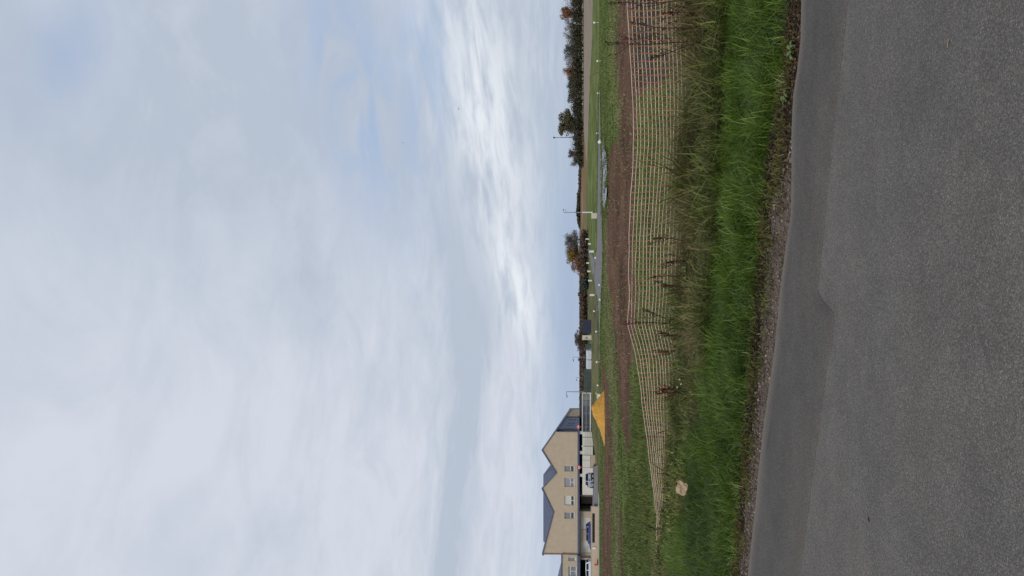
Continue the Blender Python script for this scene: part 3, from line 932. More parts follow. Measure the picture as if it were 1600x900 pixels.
dead_weed(607, 1030, 10.6, 'rust red seed bush with small white flowers at its foot', (0, 0), 9, True, 1.6)
dead_weed(612, 1036, 10.5, 'low rust red seed stalk next to the seed bush with white flowers', (.1, 0), 6, True, 1.4)
dead_weed(447, 1034, 9.7, 'bushy dark brown weed beside the single seed head', (.05, 0), 8, bushy=1.5)
dead_weed(520, 1030, 10.1, 'dark tangled weed just past the rusty stake, lower than the slanting stalk', (.12, 0), 8, bushy=1.5)
dead_weed(410, 1040, 9.6, 'low brown bushy weed on the tall side of the single seed head', (-.05, 0), 7, bushy=1.4)
dead_weed(20, 1040, 8.6, 'low dark bushy weed at the picture border under the tall stalks', (.05, 0), 8, bushy=1.5)
dead_weed(372, 1020, 9.7, 'brown forked stalk halfway along the standing netting', (.05, 0), 5)
dead_weed(822, 1012, 13.6, 'dry bleached stalk bent over the far fallen end of the netting', (.2, 0), 4)

M_DOCK = mat('dock_leaf', (.105, .140, .040), .5, var=.3, scale=30)
M_YEL = mat('yellowing_leaf', (.24, .215, .055), .6, var=.25, scale=12)


def leafy(py, v, Y, label, n, L_, material, spread=.9, up=.5, zc=0.0, cat='plant', name='broadleaf_weed'):
    b = P(py, v, Y)
    r_ = empty(name, (b[0], b[1], max(b[2], GZ) if zc else GZ)); tag(r_, label, cat)
    for j in range(n):
        a = 6.283 * j / n + rng.uniform(-.3, .3); l_ = L_ * rng.uniform(.65, 1.2); ww = l_ * .17
        u_ = up * rng.uniform(.4, 1.4)
        vs_ = []; N_ = 6
        for i in range(N_):
            t = i / (N_ - 1); w_ = ww * math.sin(math.pi * min(1, .12 + t * .88)) ** .7 if i < N_ - 1 else .002
            d_ = l_ * t * spread; zz_ = .012 + l_ * (u_ * t - u_ * .75 * t * t) + .004 * math.sin(9 * t + j)
            for s_ in (-1, 0, 1):
                vs_.append((math.cos(a) * d_ - math.sin(a) * w_ * s_, math.sin(a) * d_ + math.cos(a) * w_ * s_, zz_ + (.18 * w_ if s_ else 0)))
        fs_ = [(3 * i + k, 3 * i + k + 1, 3 * i + k + 4, 3 * i + k + 3) for i in range(N_ - 1) for k in (0, 1)]
        m2 = MB(); m2.add(vs_, fs_); m2.build('leaf', material, r_, True)
    return r_


def on_ground(py, v):
    a, b = G(py, v); return b


leafy(78, 1238, on_ground(78, 1238), 'broad leaved dock rosette at the tarmac edge, the larger of two', 26, .095, M_DOCK, .85, 1.1)
leafy(152, 1226, on_ground(152, 1226), 'smaller leafy weed rosette at the tarmac edge', 18, .070, M_DOCK, .85, 1.1)
leafy(462, 1092, 9.1, 'yellow green leafy weed below the netting, nearer the single seed head', 10, .13, M_YEL, .7, 1.5)
leafy(500, 1092, 9.2, 'yellow green leafy weed below the rusty stake', 10, .13, M_YEL, .7, 1.5)
leafy(540, 1082, 9.8, 'pale yellowing leaves at the foot of the bushy brown dock', 8, .13, M_YEL, .7, 1.5)
leafy(310, 1095, 8.9, 'dull green leaf clump at the grass edge halfway along the netting', 9, .14, M_DOCK, .7, 1.4)

fl = empty('white_wildflower', (*P(600, 1075, 10.2)[:2], GZ)); tag(fl, 'small white wildflowers at the foot of the rust red seed bush', 'wildflower')
for fy, fv in ((593, 1062), (600, 1064), (605, 1058)):
    p_ = Vector(P(fy, fv, 10.2)) - fl.location
    mb = MB(); mb.tube([(p_.x * .8, p_.y, 0), p_], [.003, .002], 4); st = mb.build('flower_stem', M_DOCK, fl)
    mb = MB()
    for j in range(5):
        a = j * 1.2566; c_ = p_ + Vector((math.cos(a) * .006, -.003, math.sin(a) * .006)); mb.ball(c_, .005, 6, 4, sc=(1, .5, 1))
    mb.build('blossom', M_WHITE, st)

# crumpled tan scrap in the grass, twig and leaf on the road
M_TAN = mat('tan_card', (.40, .29, .19), .9, var=.12, scale=14, bump=.3)
c0 = P(762, 1063, 10.0)
card = MB(); nU, nV = 9, 7; vs_ = []
for i in range(nU):
    for j in range(nV):
        a, b = i / (nU - 1) - .5, j / (nV - 1) - .5
        rr = 1 + .16 * math.sin(4 * math.atan2(b, a + 1e-6) + .8) + .12 * mnoise.noise(Vector((a * 6, b * 6, 11)))
        vs_.append((c0[0] + a * .165 * rr, c0[1] - .02 + .03 * mnoise.noise(Vector((a * 3, b * 3, 2))) + b * .06, c0[2] + b * .125 * rr - .015 + .012 * mnoise.noise(Vector((a * 3, b * 3, 7)))))
fs_ = [(i * nV + j, (i + 1) * nV + j, (i + 1) * nV + j + 1, i * nV + j + 1) for i in range(nU - 1) for j in range(nV - 1)]
card.add(vs_, fs_)
o = card.build('crumpled_cardboard', M_TAN, None)
sol = o.modifiers.new('thickness', 'SOLIDIFY'); sol.thickness = .006
tag(o, 'crumpled tan piece of cardboard lying in the grass by the fallen netting', 'cardboard')
g_ = G(67, 1490); mb = MB(); mb.tube([(g_[0] - .018, g_[1] + .006, .019), (g_[0], g_[1], .024), (g_[0] + .016, g_[1] - .004, .020)], [.002, .0035, .002], 5)
tag(mb.build('twig', mat('twig_pale', (.24, .18, .13), .9)), 'small pale twig lying on the bare tarmac', 'twig')
g_ = G(812, 1363); mb = MB(); mb.add([(g_[0] - .02, g_[1], .014), (g_[0], g_[1] + .008, .022), (g_[0] + .022, g_[1] + .002, .016), (g_[0] + .004, g_[1] - .010, .013), (g_[0] - .008, g_[1] - .012, .018)], [(0, 1, 4), (1, 3, 4), (1, 2, 3)])
tag(mb.build('dead_leaf', mat('dead_leaf_brown', (.022, .014, .010), .8)), 'small dark dead leaf lying on the tarmac', 'leaf')


# ------------------------------------------------------------------ trees
def leaf_cloud(n, lumps, size, zmin=.15):
    """leaf quads filled into a union of lumps, denser towards their skins"""
    k = rng.integers(0, len(lumps), n * 2)
    L_ = np.array([(*c, *r) for c, r in lumps])[k]
    d = rng.normal(0, 1, (n * 2, 3)); d /= np.linalg.norm(d, axis=1)[:, None]
    rad = rng.random(n * 2) ** .45 * (1 + rng.normal(0, .10, n * 2))
    p = L_[:, :3] + d * L_[:, 3:] * rad[:, None]
    p = p[p[:, 2] > zmin][:n]
    n = len(p)
    a = rng.normal(0, 1, (n, 3)); a /= np.linalg.norm(a, axis=1)[:, None]
    b = rng.normal(0, 1, (n, 3)); b -= a * (a * b).sum(1)[:, None]; b /= np.linalg.norm(b, axis=1)[:, None]
    s_ = (size * rng.uniform(.5, 1.4, n))[:, None]
    V = np.stack([p - a * s_, p + b * s_ * .62, p + a * s_, p - b * s_ * .62], 1).reshape(-1, 3)
    return V, np.arange(n * 4).reshape(n, 4), np.repeat(rng.random(n), 4)


def ramp3(a, b, c): return [(0, a), (.5, b), (1, c)]


LM = {
    'rust': leafmat('leaves_rust', ramp3((.12, .052, .032), (.28, .13, .075), (.42, .22, .13)), .7, .2),
    'bare': leafmat('leaves_few_brown', ramp3((.075, .062, .056), (.16, .135, .122), (.27, .24, .21)), .8, .15),
    'grey': leafmat('leaves_grey', ramp3((.10, .09, .09), (.19, .17, .165), (.30, .27, .25)), .8, .15),
    'dark': leafmat('leaves_dark_green', ramp3((.022, .024, .014), (.056, .056, .030), (.11, .098, .056)), .7, .15),
    'teal': leafmat('leaves_blue_green', ramp3((.020, .034, .028), (.048, .070, .056), (.085, .11, .085)), .7, .15),
    'green': leafmat('leaves_olive_green', ramp3((.048, .050, .024), (.115, .112, .054), (.20, .18, .10)), .7, .2),
    'gold': leafmat('leaves_gold', ramp3((.09, .072, .016), (.22, .155, .034), (.36, .23, .06)), .7, .2),
    'brown': leafmat('leaves_brown', ramp3((.055, .036, .026), (.115, .080, .058), (.19, .135, .10)), .8, .15),
}


def tree(py, vtop, wpx, Y, kind, label, name='tree', leaves=1500, base=None, shape='round', cat='tree', group=None, lsize=None, low=.3):
    top = P(py, vtop, Y); gz = float(T(top[0], Y)) if base is None else base
    H_ = top[2] - gz; Wd = wpx / FPX * Y
    r_ = empty(name, (top[0], Y, gz)); tag(r_, label, cat, group)
    mb = MB(); tw = MB(); ends = []
    th_ = H_ * low
    mb.tube([(0, 0, -.3), (.02 * H_, 0, th_), (0, .02 * H_, H_ * .62), (0, 0, H_ * .86)], [H_ * .030, H_ * .022, H_ * .013, H_ * .004], 6)
    nl = 9
    for j in range(nl):
        a = 6.283 * j / nl + rng.uniform(-.4, .4); z0 = H_ * rng.uniform(low * .7, .62); z1 = H_ * rng.uniform(low + .2, .95)
        rr = Wd * .5 * rng.uniform(.45, .95) * math.sqrt(max(.1, 1 - ((z1 / H_ - .6) / .5) ** 2))
        e = Vector((math.cos(a) * rr, math.sin(a) * rr, z1)); s0 = Vector((0, 0, z0)); md = s0.lerp(e, .5) + Vector((0, 0, .04 * H_))
        mb.tube([s0, md, e], [H_ * .011, H_ * .007, H_ * .003], 5); ends += [md, e]
        for q_ in range(9 if kind in ('bare', 'grey', 'brown') else 5):
            u = rng.uniform(.3, 1); b0 = s0.lerp(e, u); a2 = a + rng.normal(0, .9); l2 = H_ * rng.uniform(.12, .26)
            e2 = b0 + Vector((math.cos(a2) * l2 * .6, math.sin(a2) * l2 * .6, l2 * .8)); tw.tube([b0, b0.lerp(e2, .5) + Vector((0, 0, .01 * H_)), e2], [H_ * .004, H_ * .003, H_ * .0015], 3)
    mb.build('trunk', M_BARK, r_)
    tw.build('twigs', M_TWIG, r_)
    lumps = [((0, 0, H_ * (.52 + low * .3)), (Wd * .42, Wd * .42, H_ * (.44 - low * .3)))] * (5 if kind not in ('bare', 'grey') else 3)
    for e in ends: lumps.append(((e.x * .85, e.y * .85, min(e.z, H_ * .86)), (Wd * rng.uniform(.12, .22), Wd * rng.uniform(.12, .22), H_ * rng.uniform(.08, .15))))
    V, F_, R_ = leaf_cloud(int(leaves * 1.9), lumps, lsize or H_ * (.024 if kind not in ('bare', 'grey') else .017))
    link('crown', fastmesh('crown', V, [F_], {'rnd': R_}), LM[kind], r_)
    return r_


TL = 296
for py, vt, wp_, kd, lv, lab in (
        (-3, 889, 26, 'bare', 700, 'thin grey treetop at the picture border beside the rust tree'),
        (20, 874, 24, 'rust', 1300, 'taller rust orange tree standing above the hedge at the picture border'),
        (41, 879, 32, 'bare', 900, 'grey brown half bare tree beside the tall rust orange one'),
        (60, 878, 36, 'bare', 800, 'wide bare twiggy tree in the tree row'),
        (80, 879, 32, 'teal', 1000, 'blue green tree between the bare trees of the row'),
        (98, 881, 26, 'bare', 700, 'slim bare tree beside the smaller rust tree'),
        (113, 877, 19, 'rust', 1100, 'smaller rust orange tree in the middle of the tree row'),
        (130, 884, 32, 'dark', 1400, 'dark green tree next to the smaller rust tree'),
        (148, 884.5, 28, 'dark', 1200, 'dense dark tree with a brown top before the low stretch of hedge'),
        (169, 893, 26, 'brown', 1000, 'low bare brown tree between the dark tree and the round one'),
        (193, 871.5, 46, 'green', 4200, 'round full olive green tree, the tallest crown beside the thin mast'),
        (221, 896, 20, 'bare', 600, 'low bare tree just behind the thin mast'),
        (240, 887, 18, 'rust', 700, 'small reddish tree near the end of the tree row'),
        (254, 890, 20, 'bare', 650, 'grey bare tree ending the tree row')):
    if kd == 'rust' and lab.startswith('small reddish'): kd = 'brown'
    tree(py, vt, wp_, TL + rng.uniform(-4, 4), kd, lab, leaves=lv, group='trees in the row beyond the field', low=.28)


def thicket(name, y0, y1, Y, vt, kind, label, n, size, jag=3.0, gy=0.0, depth=5.0):
    """unbroken scrub: countless leaves and twigs in one mass"""
    lumps = []
    for py in np.arange(y0, y1, 3.2):
        vv = (vt(py) if callable(vt) else vt) + rng.uniform(-jag, jag)
        t = P(py, vv, Y); gz = float(T(t[0], Y)) + gy; h_ = max(.5, t[2] - gz)
        lumps.append(((t[0], Y + rng.uniform(-depth, depth) * .3, gz + h_ * .5), (3.6 / FPX * Y, depth * .5, h_ * .5)))
    V, F_, R_ = leaf_cloud(n, lumps, size, -99)
    V[:, 2] = np.maximum(V[:, 2], T(V[:, 0], V[:, 1]) - .1)
    o = link(name, fastmesh(name, V, [F_], {'rnd': R_}), LM[kind])
    return tag(o, label, 'hedge', kind='stuff')


thicket('hedge', -60, 262, 290, lambda py: np.interp(py, [-60, 0, 130, 160, 200, 245, 262], [892, 893, 893, 893, 894, 897, 904]), 'dark',
        'dark unbroken hedge under the tree row beyond the tan field', 19000, .30, 2.2)
thicket('scrub', -60, 258, 294, lambda py: np.interp(py, [-60, 0, 70, 120, 160, 200, 258], [881, 881, 881, 884, 890, 889, 895]), 'bare',
        'brown twiggy scrub showing between the trees of the row', 17000, .16, 3.5)
thicket('distant_wood', 300, 357, 900, lambda py: np.interp(py, [300, 303, 315, 322, 330, 340, 352, 357], [903.5, 902, 902.5, 901, 900, 901.5, 904, 906]), 'dark',
        'dark far wood on the skyline behind the slim mast', 4200, 1.2, .5, depth=30)
thicket('distant_hedge', 262, 300, 620, lambda py: 904.5, 'brown', 'low far bushes on the skyline between the tree row and the far wood', 1500, .8, .9, depth=20)
thicket('brown_hedge', 425, 665, 420, lambda py: 905.4, 'brown', 'thin brown hedge along the skyline behind the courts', 9000, .45, .35, depth=10)
tree(375, 880.5, 36, 205, 'grey', 'round pale grey tree, the palest of the three growing together', leaves=2600, low=.3, group='clump of three autumn trees')
tree(396, 883, 40, 208, 'gold', 'gold and green autumn tree between the pale and the russet tree', leaves=3000, low=.2, group='clump of three autumn trees')
tree(412, 890.5, 36, 206, 'rust', 'low russet tree sloping down at the side of the gold one', leaves=2400, low=.12, group='clump of three autumn trees')
thicket('hedge', 362, 430, 203, lambda py: np.interp(py, [362, 395, 420, 430], [907, 904, 906, 910]), 'brown', 'dark scrub at the foot of the three autumn trees', 2600, .3, 1.0)
thicket('gold_bush', 427, 436, 204, lambda py: 909, 'gold', 'small orange yellow bush ending the clump of autumn trees', 500, .28, .6)
thicket('conifer_hedge', 437, 452, 200, lambda py: 908.8, 'teal', 'clipped blue green hedge block between the autumn trees and the brown hedge', 2600, .26, .3)
thicket('hedge', 455, 502, 214, lambda py: np.interp(py, [455, 460, 468, 475, 502], [904, 903, 906, 905.5, 908.5]), 'brown', 'brown rounded hedge ending at the navy panels', 3000, .3, .8)
tree(530, 896.5, 42, 190, 'brown', 'broad brown tree behind the cream utility cabinet', leaves=3000, low=.15)
thicket('hedge', 505, 612, 196, lambda py: np.interp(py, [505, 515, 545, 560, 612], [909, 904, 906, 908, 909]), 'brown', 'brown hedge behind the parked white cars', 3600, .3, .7)
tree(562, 902, 7, 260, 'dark', 'tiny round dark treetop behind the lamp by the white cars', leaves=350, low=.4)


# ------------------------------------------------------------------ lamps and masts
def lamp(py, vtop, Y, label, arm=0, name='street_lamp', rad=.07, colr=None, cat='street lamp'):
    t = P(py, vtop, Y); gz = float(T(t[0], Y)); H_ = t[2] - gz
    r_ = empty(name, (t[0], Y, gz)); tag(r_, label, cat)
    cm = colr or M_GALV
    mb = MB(); mb.tube([(0, 0, -.2), (0, 0, H_ * .45), (0, 0, H_)], [rad * 1.3, rad, rad * .7], 8); mb.build('pole', cm, r_)
    L_ = arm / FPX * Y
    if arm:
        mb = MB(); mb.tube([(0, 0, H_ - .04), (-L_ * .5, 0, H_ + .02), (-L_, 0, H_ - .06)], [rad * .7, rad * .6, rad * .5], 6); mb.build('arm', cm, r_)
        mb = MB(); mb.box(-L_ - .42, -L_ + .12, -.12, .12, H_ - .17, H_ - .05); mb.box(-L_ - .36, -L_ + .06, -.09, .09, H_ - .19, H_ - .169, 0); mb.build('lamp_head', M_DARKMETAL, r_)
    return r_, H_


r_, H_ = lamp(215, 866.5, 285, 'thin dark mast rising behind the tree row beside the round tree', name='mast', rad=.13, colr=M_DARKMETAL, cat='mast')
mb = MB(); mb.box(-.3, .3, -.2, .2, H_ - .1, H_ + .45); mb.build('mast_head', M_DARKMETAL, r_)
r_, H_ = lamp(332, 880.5, 160, 'slim mast with small brackets on top standing by the lawn edge', name='mast', rad=.09, cat='mast')
mb = MB(); mb.tube([(0, 0, H_ - .1), (.55, 0, H_ + .02)], .035, 5); mb.tube([(0, 0, H_ - .55), (.35, 0, H_ - .5)], .03, 5); mb.box(.45, .70, -.08, .08, H_ - .02, H_ + .12)
mb.tube([(.62, 0, H_ + .1), (.55, 0, H_ - .6)], .025, 5); mb.build('bracket', M_DARKMETAL, r_)
mb = MB(); mb.tube([(0, 0, -.1), (0, 0, 2.1)], .125, 8); mb.build('base_sleeve', M_WHITE, r_)
lamp(612, 885, 150, 'tallest street lamp with its arm hanging over the white framed court', 6, rad=.085)
lamp(558, 895, 165, 'middle street lamp above the parked white cars', 4, rad=.06)
lamp(590, 900.5, 200, 'smallest far street lamp behind the green panels', 3, rad=.06)

# ------------------------------------------------------------------ markers, cabinets
M_LAMPW = mat('marker_white', (.72, .72, .68), .5, var=.05)
M_CREAM = mat('cream_plastic', (.60, .57, .46), .5, var=.06)


def post(py, vt, vb, label, wpx=2.6, group='white marker posts beside the path'):
    a, b = G(py, vb); H_ = (vb - vt) / FPX * b; w_ = wpx / FPX * b * .5
    r_ = empty('marker_post', (a, b, float(T(a, b)))); tag(r_, label, 'marker post', group)
    mb = MB(); mb.box(-w_, w_, -w_, w_, -.15, H_ * .93); mb.build('post', M_LAMPW, r_)
    mb = MB(); mb.box(-w_ * 1.12, w_ * 1.12, -w_ * 1.12, w_ * 1.12, H_ * .90, H_); mb.build('cap', M_WHITE, r_)


def stake(py, vt, vb, label, d=3.6, group='stakes with round white tops'):
    a, b = G(py, vb); H_ = (vb - vt) / FPX * b; rr = d / FPX * b * .5
    r_ = empty('marker_stake', (a, b, float(T(a, b)))); tag(r_, label, 'marker stake', group)
    mb = MB(); mb.tube([(0, 0, -.2), (0, 0, H_ - rr)], .03, 6); mb.build('stem', M_LAMPW, r_)
    mb = MB(); mb.ball((0, 0, H_ - rr), rr, 10, 7); mb.build('globe', M_WHITE, r_, True)


post(360.5, 914.2, 916.9, 'farthest of the small white posts in line beside the pale grey tree', 1.6)
post(364, 914.6, 917.6, 'second farthest small white post beside the pale grey tree', 1.6)
post(368, 915.2, 918.5, 'third small white post counted from the far end of the line', 1.7)
post(373.5, 915, 920.2, 'slim taller white post where the side path leaves the lawn', 1.9)
post(381, 918.8, 922.8, 'white post on the lawn side of the narrowing side path', 2.4)
post(393, 920.8, 927.4, 'thickest white post at the mouth of the side path', 3.4)
post(394.5, 914.8, 918.6, 'white post across the side path from the thickest one', 2.4)
post(401, 915.4, 919.1, 'white post in front of the gold tree', 2.2)
post(411, 916.2, 920.1, 'white post in front of the russet tree', 2.3)
post(424, 917.6, 922.4, 'white post just past the russet tree towards the courts', 2.4)
post(438.5, 919, 924.5, 'white post in front of the blue green hedge block', 2.5)
post(461, 921.5, 928.4, 'tall white post in front of the brown rounded hedge', 3.0)
post(491.5, 914.8, 917.8, 'small white post standing far off by the navy panels', 2.6)
stake(402.5, 928.6, 933, 'white topped stake at the tip of the lawn between the two paths', 3.6)
stake(445, 934.8, 939.0, 'white topped stake on the tarmac edge nearest the gravel fork', 3.6)
stake(468, 935.6, 940, 'white topped stake on the tarmac edge beside the tall white post', 3.6)
stake(486, 926.8, 931, 'white topped stake on the olive grass opposite the navy panels', 3.2)
stake(518, 930, 936, 'white topped stake at the path in front of the cream cabinet by the navy panels', 3.4)
stake(565.5, 931, 937.4, 'white topped stake at the path in front of the white cars', 3.4)
stake(602, 932.5, 937, 'white topped stake beside the yellow sand heap', 3.2)
stake(35, 927, 935, 'white topped stake nearest the picture border on the bright grass', 3.6)
stake(95, 932, 939, 'white topped stake at the end of the tarmac path below the rust trees', 3.6)
stake(145.5, 932.8, 938, 'thin white topped stake on the path below the dense dark tree', 2.4)
stake(208, 931.5, 936, 'smallest white topped stake next to the crumpled white sack', 2.0)

a, b = G(221, 941); r_ = empty('rubbish_sack', (a, b, float(T(a, b)))); tag(r_, 'crumpled white plastic sack caught on a stick at the puddle end', 'plastic sack')
k = b / FPX
mb = MB(); mb.ball((0, 0, 3.6 * k), 2.6 * k, 10, 7, sc=(1.15, .8, 1.0)); mb.ball((-1.4 * k, 0, 5.2 * k), 1.5 * k, 8, 6, sc=(1, .8, .8))
mb.v = [tuple(Vector(v) + Vector((mnoise.noise(Vector(v) * 5), 0, mnoise.noise(Vector(v) * 5 + Vector((9, 0, 0))))) * .09) for v in mb.v]
mb.build('sack', M_WHITE, r_)
mb = MB(); mb.tube([(.3 * k, 0, -.1), (.8 * k, 0, 3 * k)], .02, 5); mb.build('stick', M_DEADSTEM, r_)

a, b = G(337, 933.4); r_ = empty('utility_cabinet', (a, b, float(T(a, b)))); tag(r_, 'square cream utility cabinet on the bright lawn in front of the slim mast', 'cabinet')
k = b / FPX; w_ = 4.1 * k; h_ = 9.2 * k
mb = MB(); mb.box(-w_, w_, 0, .4, .08, h_); mb.build('body', M_CREAM, r_)
mb = MB(); mb.box(-w_ * .9, -.01, -.02, 0, .14, h_ * .93); mb.build('door', M_CREAM, r_)
mb = MB(); mb.box(.01, w_ * .9, -.02, 0, .14, h_ * .93); mb.build('door', M_CREAM, r_)
mb = MB(); mb.box(-w_ * 1.05, w_ * 1.05, -.05, .45, h_, h_ + .05); mb.build('lid', M_CREAM, r_)
mb = MB(); mb.box(-w_ * 1.1, w_ * 1.1, -.06, .5, -.2, .08); mb.build('plinth', M_PAVE, r_)

t0 = P(527.5, 910, 150); gz = float(T(t0[0], 150)); k = 150 / FPX; r_ = empty('utility_cabinet', (t0[0], 150, gz)); tag(r_, 'tall cream utility cabinet with dark vent slots beside the navy panels', 'cabinet')
mb = MB(); mb.box(-3.5 * k, 3.5 * k, 0, .6, -.1, t0[2] - gz); mb.build('body', M_CREAM, r_)
hh_ = t0[2] - gz
for (xa, xb, za, zb) in ((-1.6, 1.2, .50, .72), (-2.4, -1.9, .2, .8)):
    mb = MB(); mb.box(xa * k, xb * k, -.02, -.001, hh_ * za, hh_ * zb); mb.build('vent', mat('cabinet_vent', (.25, .24, .19), .7), r_)
mb = MB(); mb.box(-3.8 * k, 3.8 * k, -.05, .65, hh_, hh_ + .06); mb.build('lid', M_CREAM, r_)

# leaning wooden stake on the lawn edge
a, b = G(112, 936.5); r_ = Vector((a, b, float(T(a, b)))); t = Vector(P(119, 921.5, b))
mb = MB(); mb.tube([r_ - Vector((0, 0, .2)), r_.lerp(t, .5), t], [.06, .055, .05], 6); mb.tube([t, Vector(P(136, 922.5, b))], .03, 5)
tag(mb.build('wooden_stake', mat('raw_wood', (.20, .11, .06), .8)), 'leaning brown wooden stake on the lawn below the rust trees', 'stake')

# ------------------------------------------------------------------ yellow sand heap
def sand_heap():
    Y0 = 75.0
    g0 = P(640, 944, Y0); gz = float(T(g0[0], Y0)) - .02
    k = Y0 / FPX; n = 90; m_ = 36; vs_ = []; xs_ = np.linspace(-56, 30, n)        # pixels to the left / right of the top
    for i, px in enumerate(xs_):
        hpk = np.interp(px, [-56, -45, -30, -12, -5, 0, 5, 10, 20, 27, 30], [0, 2.6, 7.5, 15.8, 18.8, 19.8, 18.8, 16.0, 8.0, 2.2, 0]) * k
        dep = 1.9 * math.sqrt(max(0, 1 - (abs(px + 13) / 43.2) ** 2)) + .05
        for j in range(m_):
            s_ = j / (m_ - 1) * 2 - 1
            zz = hpk * (1 - abs(s_) ** 1.35)
            nz_ = .10 * mnoise.noise(Vector((px * k * 2.2, s_ * 2.5, 0))) * (1 - abs(s_)) + .06 * mnoise.noise(Vector((px * k * 6, s_ * 7, 4))) * (1 - abs(s_))
            vs_.append((px * k, s_ * dep, max(zz + nz_, 0) if abs(s_) < 1 else -.03))
    fs_ = [(i * m_ + j, (i + 1) * m_ + j, (i + 1) * m_ + j + 1, i * m_ + j + 1) for i in range(n - 1) for j in range(m_ - 1)]
    mb = MB(); mb.add(vs_, fs_)
    o = mb.build('sand_pile', mat('builders_sand', (.40, .19, .028), .95, scale=3.0, detail=8, bump=.8, bscale=8, col2=(.62, .345, .07)), None, True)
    o.location = (g0[0], Y0, gz)
    tag(o, 'heap of bright yellow builders sand on the bare strip by the path', 'sand pile')


sand_heap()
a, b = G(619.5, 938.5); k = b / FPX; mb = MB(); z0 = float(T(a, b)); mb.box(a - 3.4 * k, a + 3.4 * k, b, b + .45, z0 - .05, z0 + 5.2 * k); mb.box(a - 3.6 * k, a + 3.6 * k, b - .03, b + .48, z0 + 5.2 * k, z0 + 5.7 * k)
tag(mb.build('plastic_crate', M_WHITE), 'white crate half hidden behind the yellow sand heap', 'crate')
a, b = G(614.5, 934.2); k = b / FPX; z0 = float(T(a, b)); mb = MB(); mb.tube([(a - 2 * k, b, z0 - .05), (a - 1 * k, b, z0 + 1.5 * k), (a + 1 * k, b, z0 + 3 * k), (a + 2.2 * k, b, z0 + 3.2 * k)], [1.3 * k, 1.2 * k, .9 * k, .3 * k], 7)
tag(mb.build('plastic_bag', mat('lime_plastic', (.42, .55, .10), .5)), 'lime yellow plastic bag on the grass above the white crate', 'bag')

# ------------------------------------------------------------------ parking court, drive, retaining walls
PZ = -.93
M_RENDER = mat('beige_render', (.53, .425, .315), .9, var=.07, scale=1.2, bump=.15, bscale=20)
M_STONEW = mat('pale_stonework', (.50, .415, .31), .9, var=.14, scale=2.2, bump=.3, bscale=6)
M_WALLW = mat('whitewashed_wall', (.66, .635, .56), .85, var=.06, scale=.8)
M_SLATE = mat('blue_slate', (.085, .10, .155), .55, var=.14, scale=1.6, bump=.2, bscale=9)
M_ZINC = mat('blue_zinc', (.10, .125, .20), .5, var=.1, scale=.8)
M_SHADE = mat('shaded_interior', (.035, .032, .035), .9, var=.2)  # dark concrete, with the shade of the covered inside put into its colour
M_SHUT = mat('white_shutter', (.62, .60, .54), .6, var=.04)
M_SHUTG = mat('grey_shutter', (.235, .23, .225), .6, var=.08)
M_RED = mat('sign_red', (.52, .07, .085), .4, var=.05)
M_GREENP = mat('green_fence_paint', (.045, .075, .06), .5, var=.1)


def glass_mat(name, c):
    mm = bpy.data.materials.new(name); mm.use_nodes = True
    b_ = mm.node_tree.nodes['Principled BSDF']; h = NT(mm.node_tree)
    co = h.new('ShaderNodeTexCoord').outputs['Object']
    h.put(b_.inputs['Base Color'], h.mix(h.noise(co, 1.3, 2), tuple(x * .7 for x in c), tuple(x * 1.3 for x in c)))
    b_.inputs['Roughness'].default_value = .08; b_.inputs['Specular IOR Level'].default_value = .6
    return mm


M_GLASS = glass_mat('window_glass', (.05, .06, .065))
M_CURT = glass_mat('curtained_glass', (.22, .235, .25))


def X(py, Y): return P(py, 905, Y)[0]
def Zv(v, Y): return P(450, v, Y)[2]


# court surface: one slab on the level behind the walls, and the drive sloping up to it
mb = MB(); mb.add([(X(700, 139), 139, PZ), (X(700, 139), 165, PZ), (X(1100, 122), 165, PZ), (X(1100, 122), 122.3, PZ), (X(791, 122), 122.3, PZ), (X(789, 130), 131, PZ), (X(731, 130), 131, PZ), (X(731, 136), 139, PZ)],
                  [tuple(range(8))])
tag(mb.build('parking_court', M_PATH), kind='structure')
mb = MB(); zz = float(T(-33, 119)); mb.add([(X(731, 130) - .01, 131, PZ + .004), (X(789, 130) + .01, 131, PZ + .004), (X(791, 121), 121, zz + .02), (X(733, 121), 124, float(T(-30, 124)) + .04)], [(0, 1, 2, 3)])
tag(mb.build('drive', M_PATH), kind='structure')
mb = MB(); mb.box(X(980, 119), X(772, 119), 117.2, 121.0, zz - .5, zz + .05)
tag(mb.build('pavement', M_PAVE), kind='structure')

YW = 121.5
mb = MB(); zt = Zv(923.6, YW); zb = zz - .4
s0, s1, sa, sb = X(847.5, YW), X(801.5, YW), Zv(929.5, YW), Zv(925.4, YW)
xl, xr = X(1000, YW), X(791, YW)
mb.box(xl, s0, YW, YW + .35, zb, zt); mb.box(s1, xr, YW, YW + .35, zb, zt); mb.box(s0, s1, YW, YW + .35, zb, sa); mb.box(s0, s1, YW, YW + .35, sb, zt)
r_ = empty('retaining_wall', ((xl + xr) / 2, YW, zz)); tag(r_, 'long beige retaining wall with a dark recess below the blue car', 'wall')
o = mb.build('wall', M_RENDER); o.parent = r_; o.location = -Vector(r_.location)
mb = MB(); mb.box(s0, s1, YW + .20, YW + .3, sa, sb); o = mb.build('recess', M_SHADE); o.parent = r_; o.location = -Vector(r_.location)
mb = MB(); mb.box(xl, xr + .03, YW - .04, YW + .39, zt, zt + .05); o = mb.build('coping', M_PAVE); o.parent = r_; o.location = -Vector(r_.location)
for px_i in range(9):
    xa = s0 + (s1 - s0) * (px_i + .5) / 9; mb = MB(); mb.box(xa - .03, xa + .03, YW + .1, YW + .14, sa, sb); o = mb.build('bar', M_DARKMETAL); o.parent = r_; o.location = -Vector(r_.location)

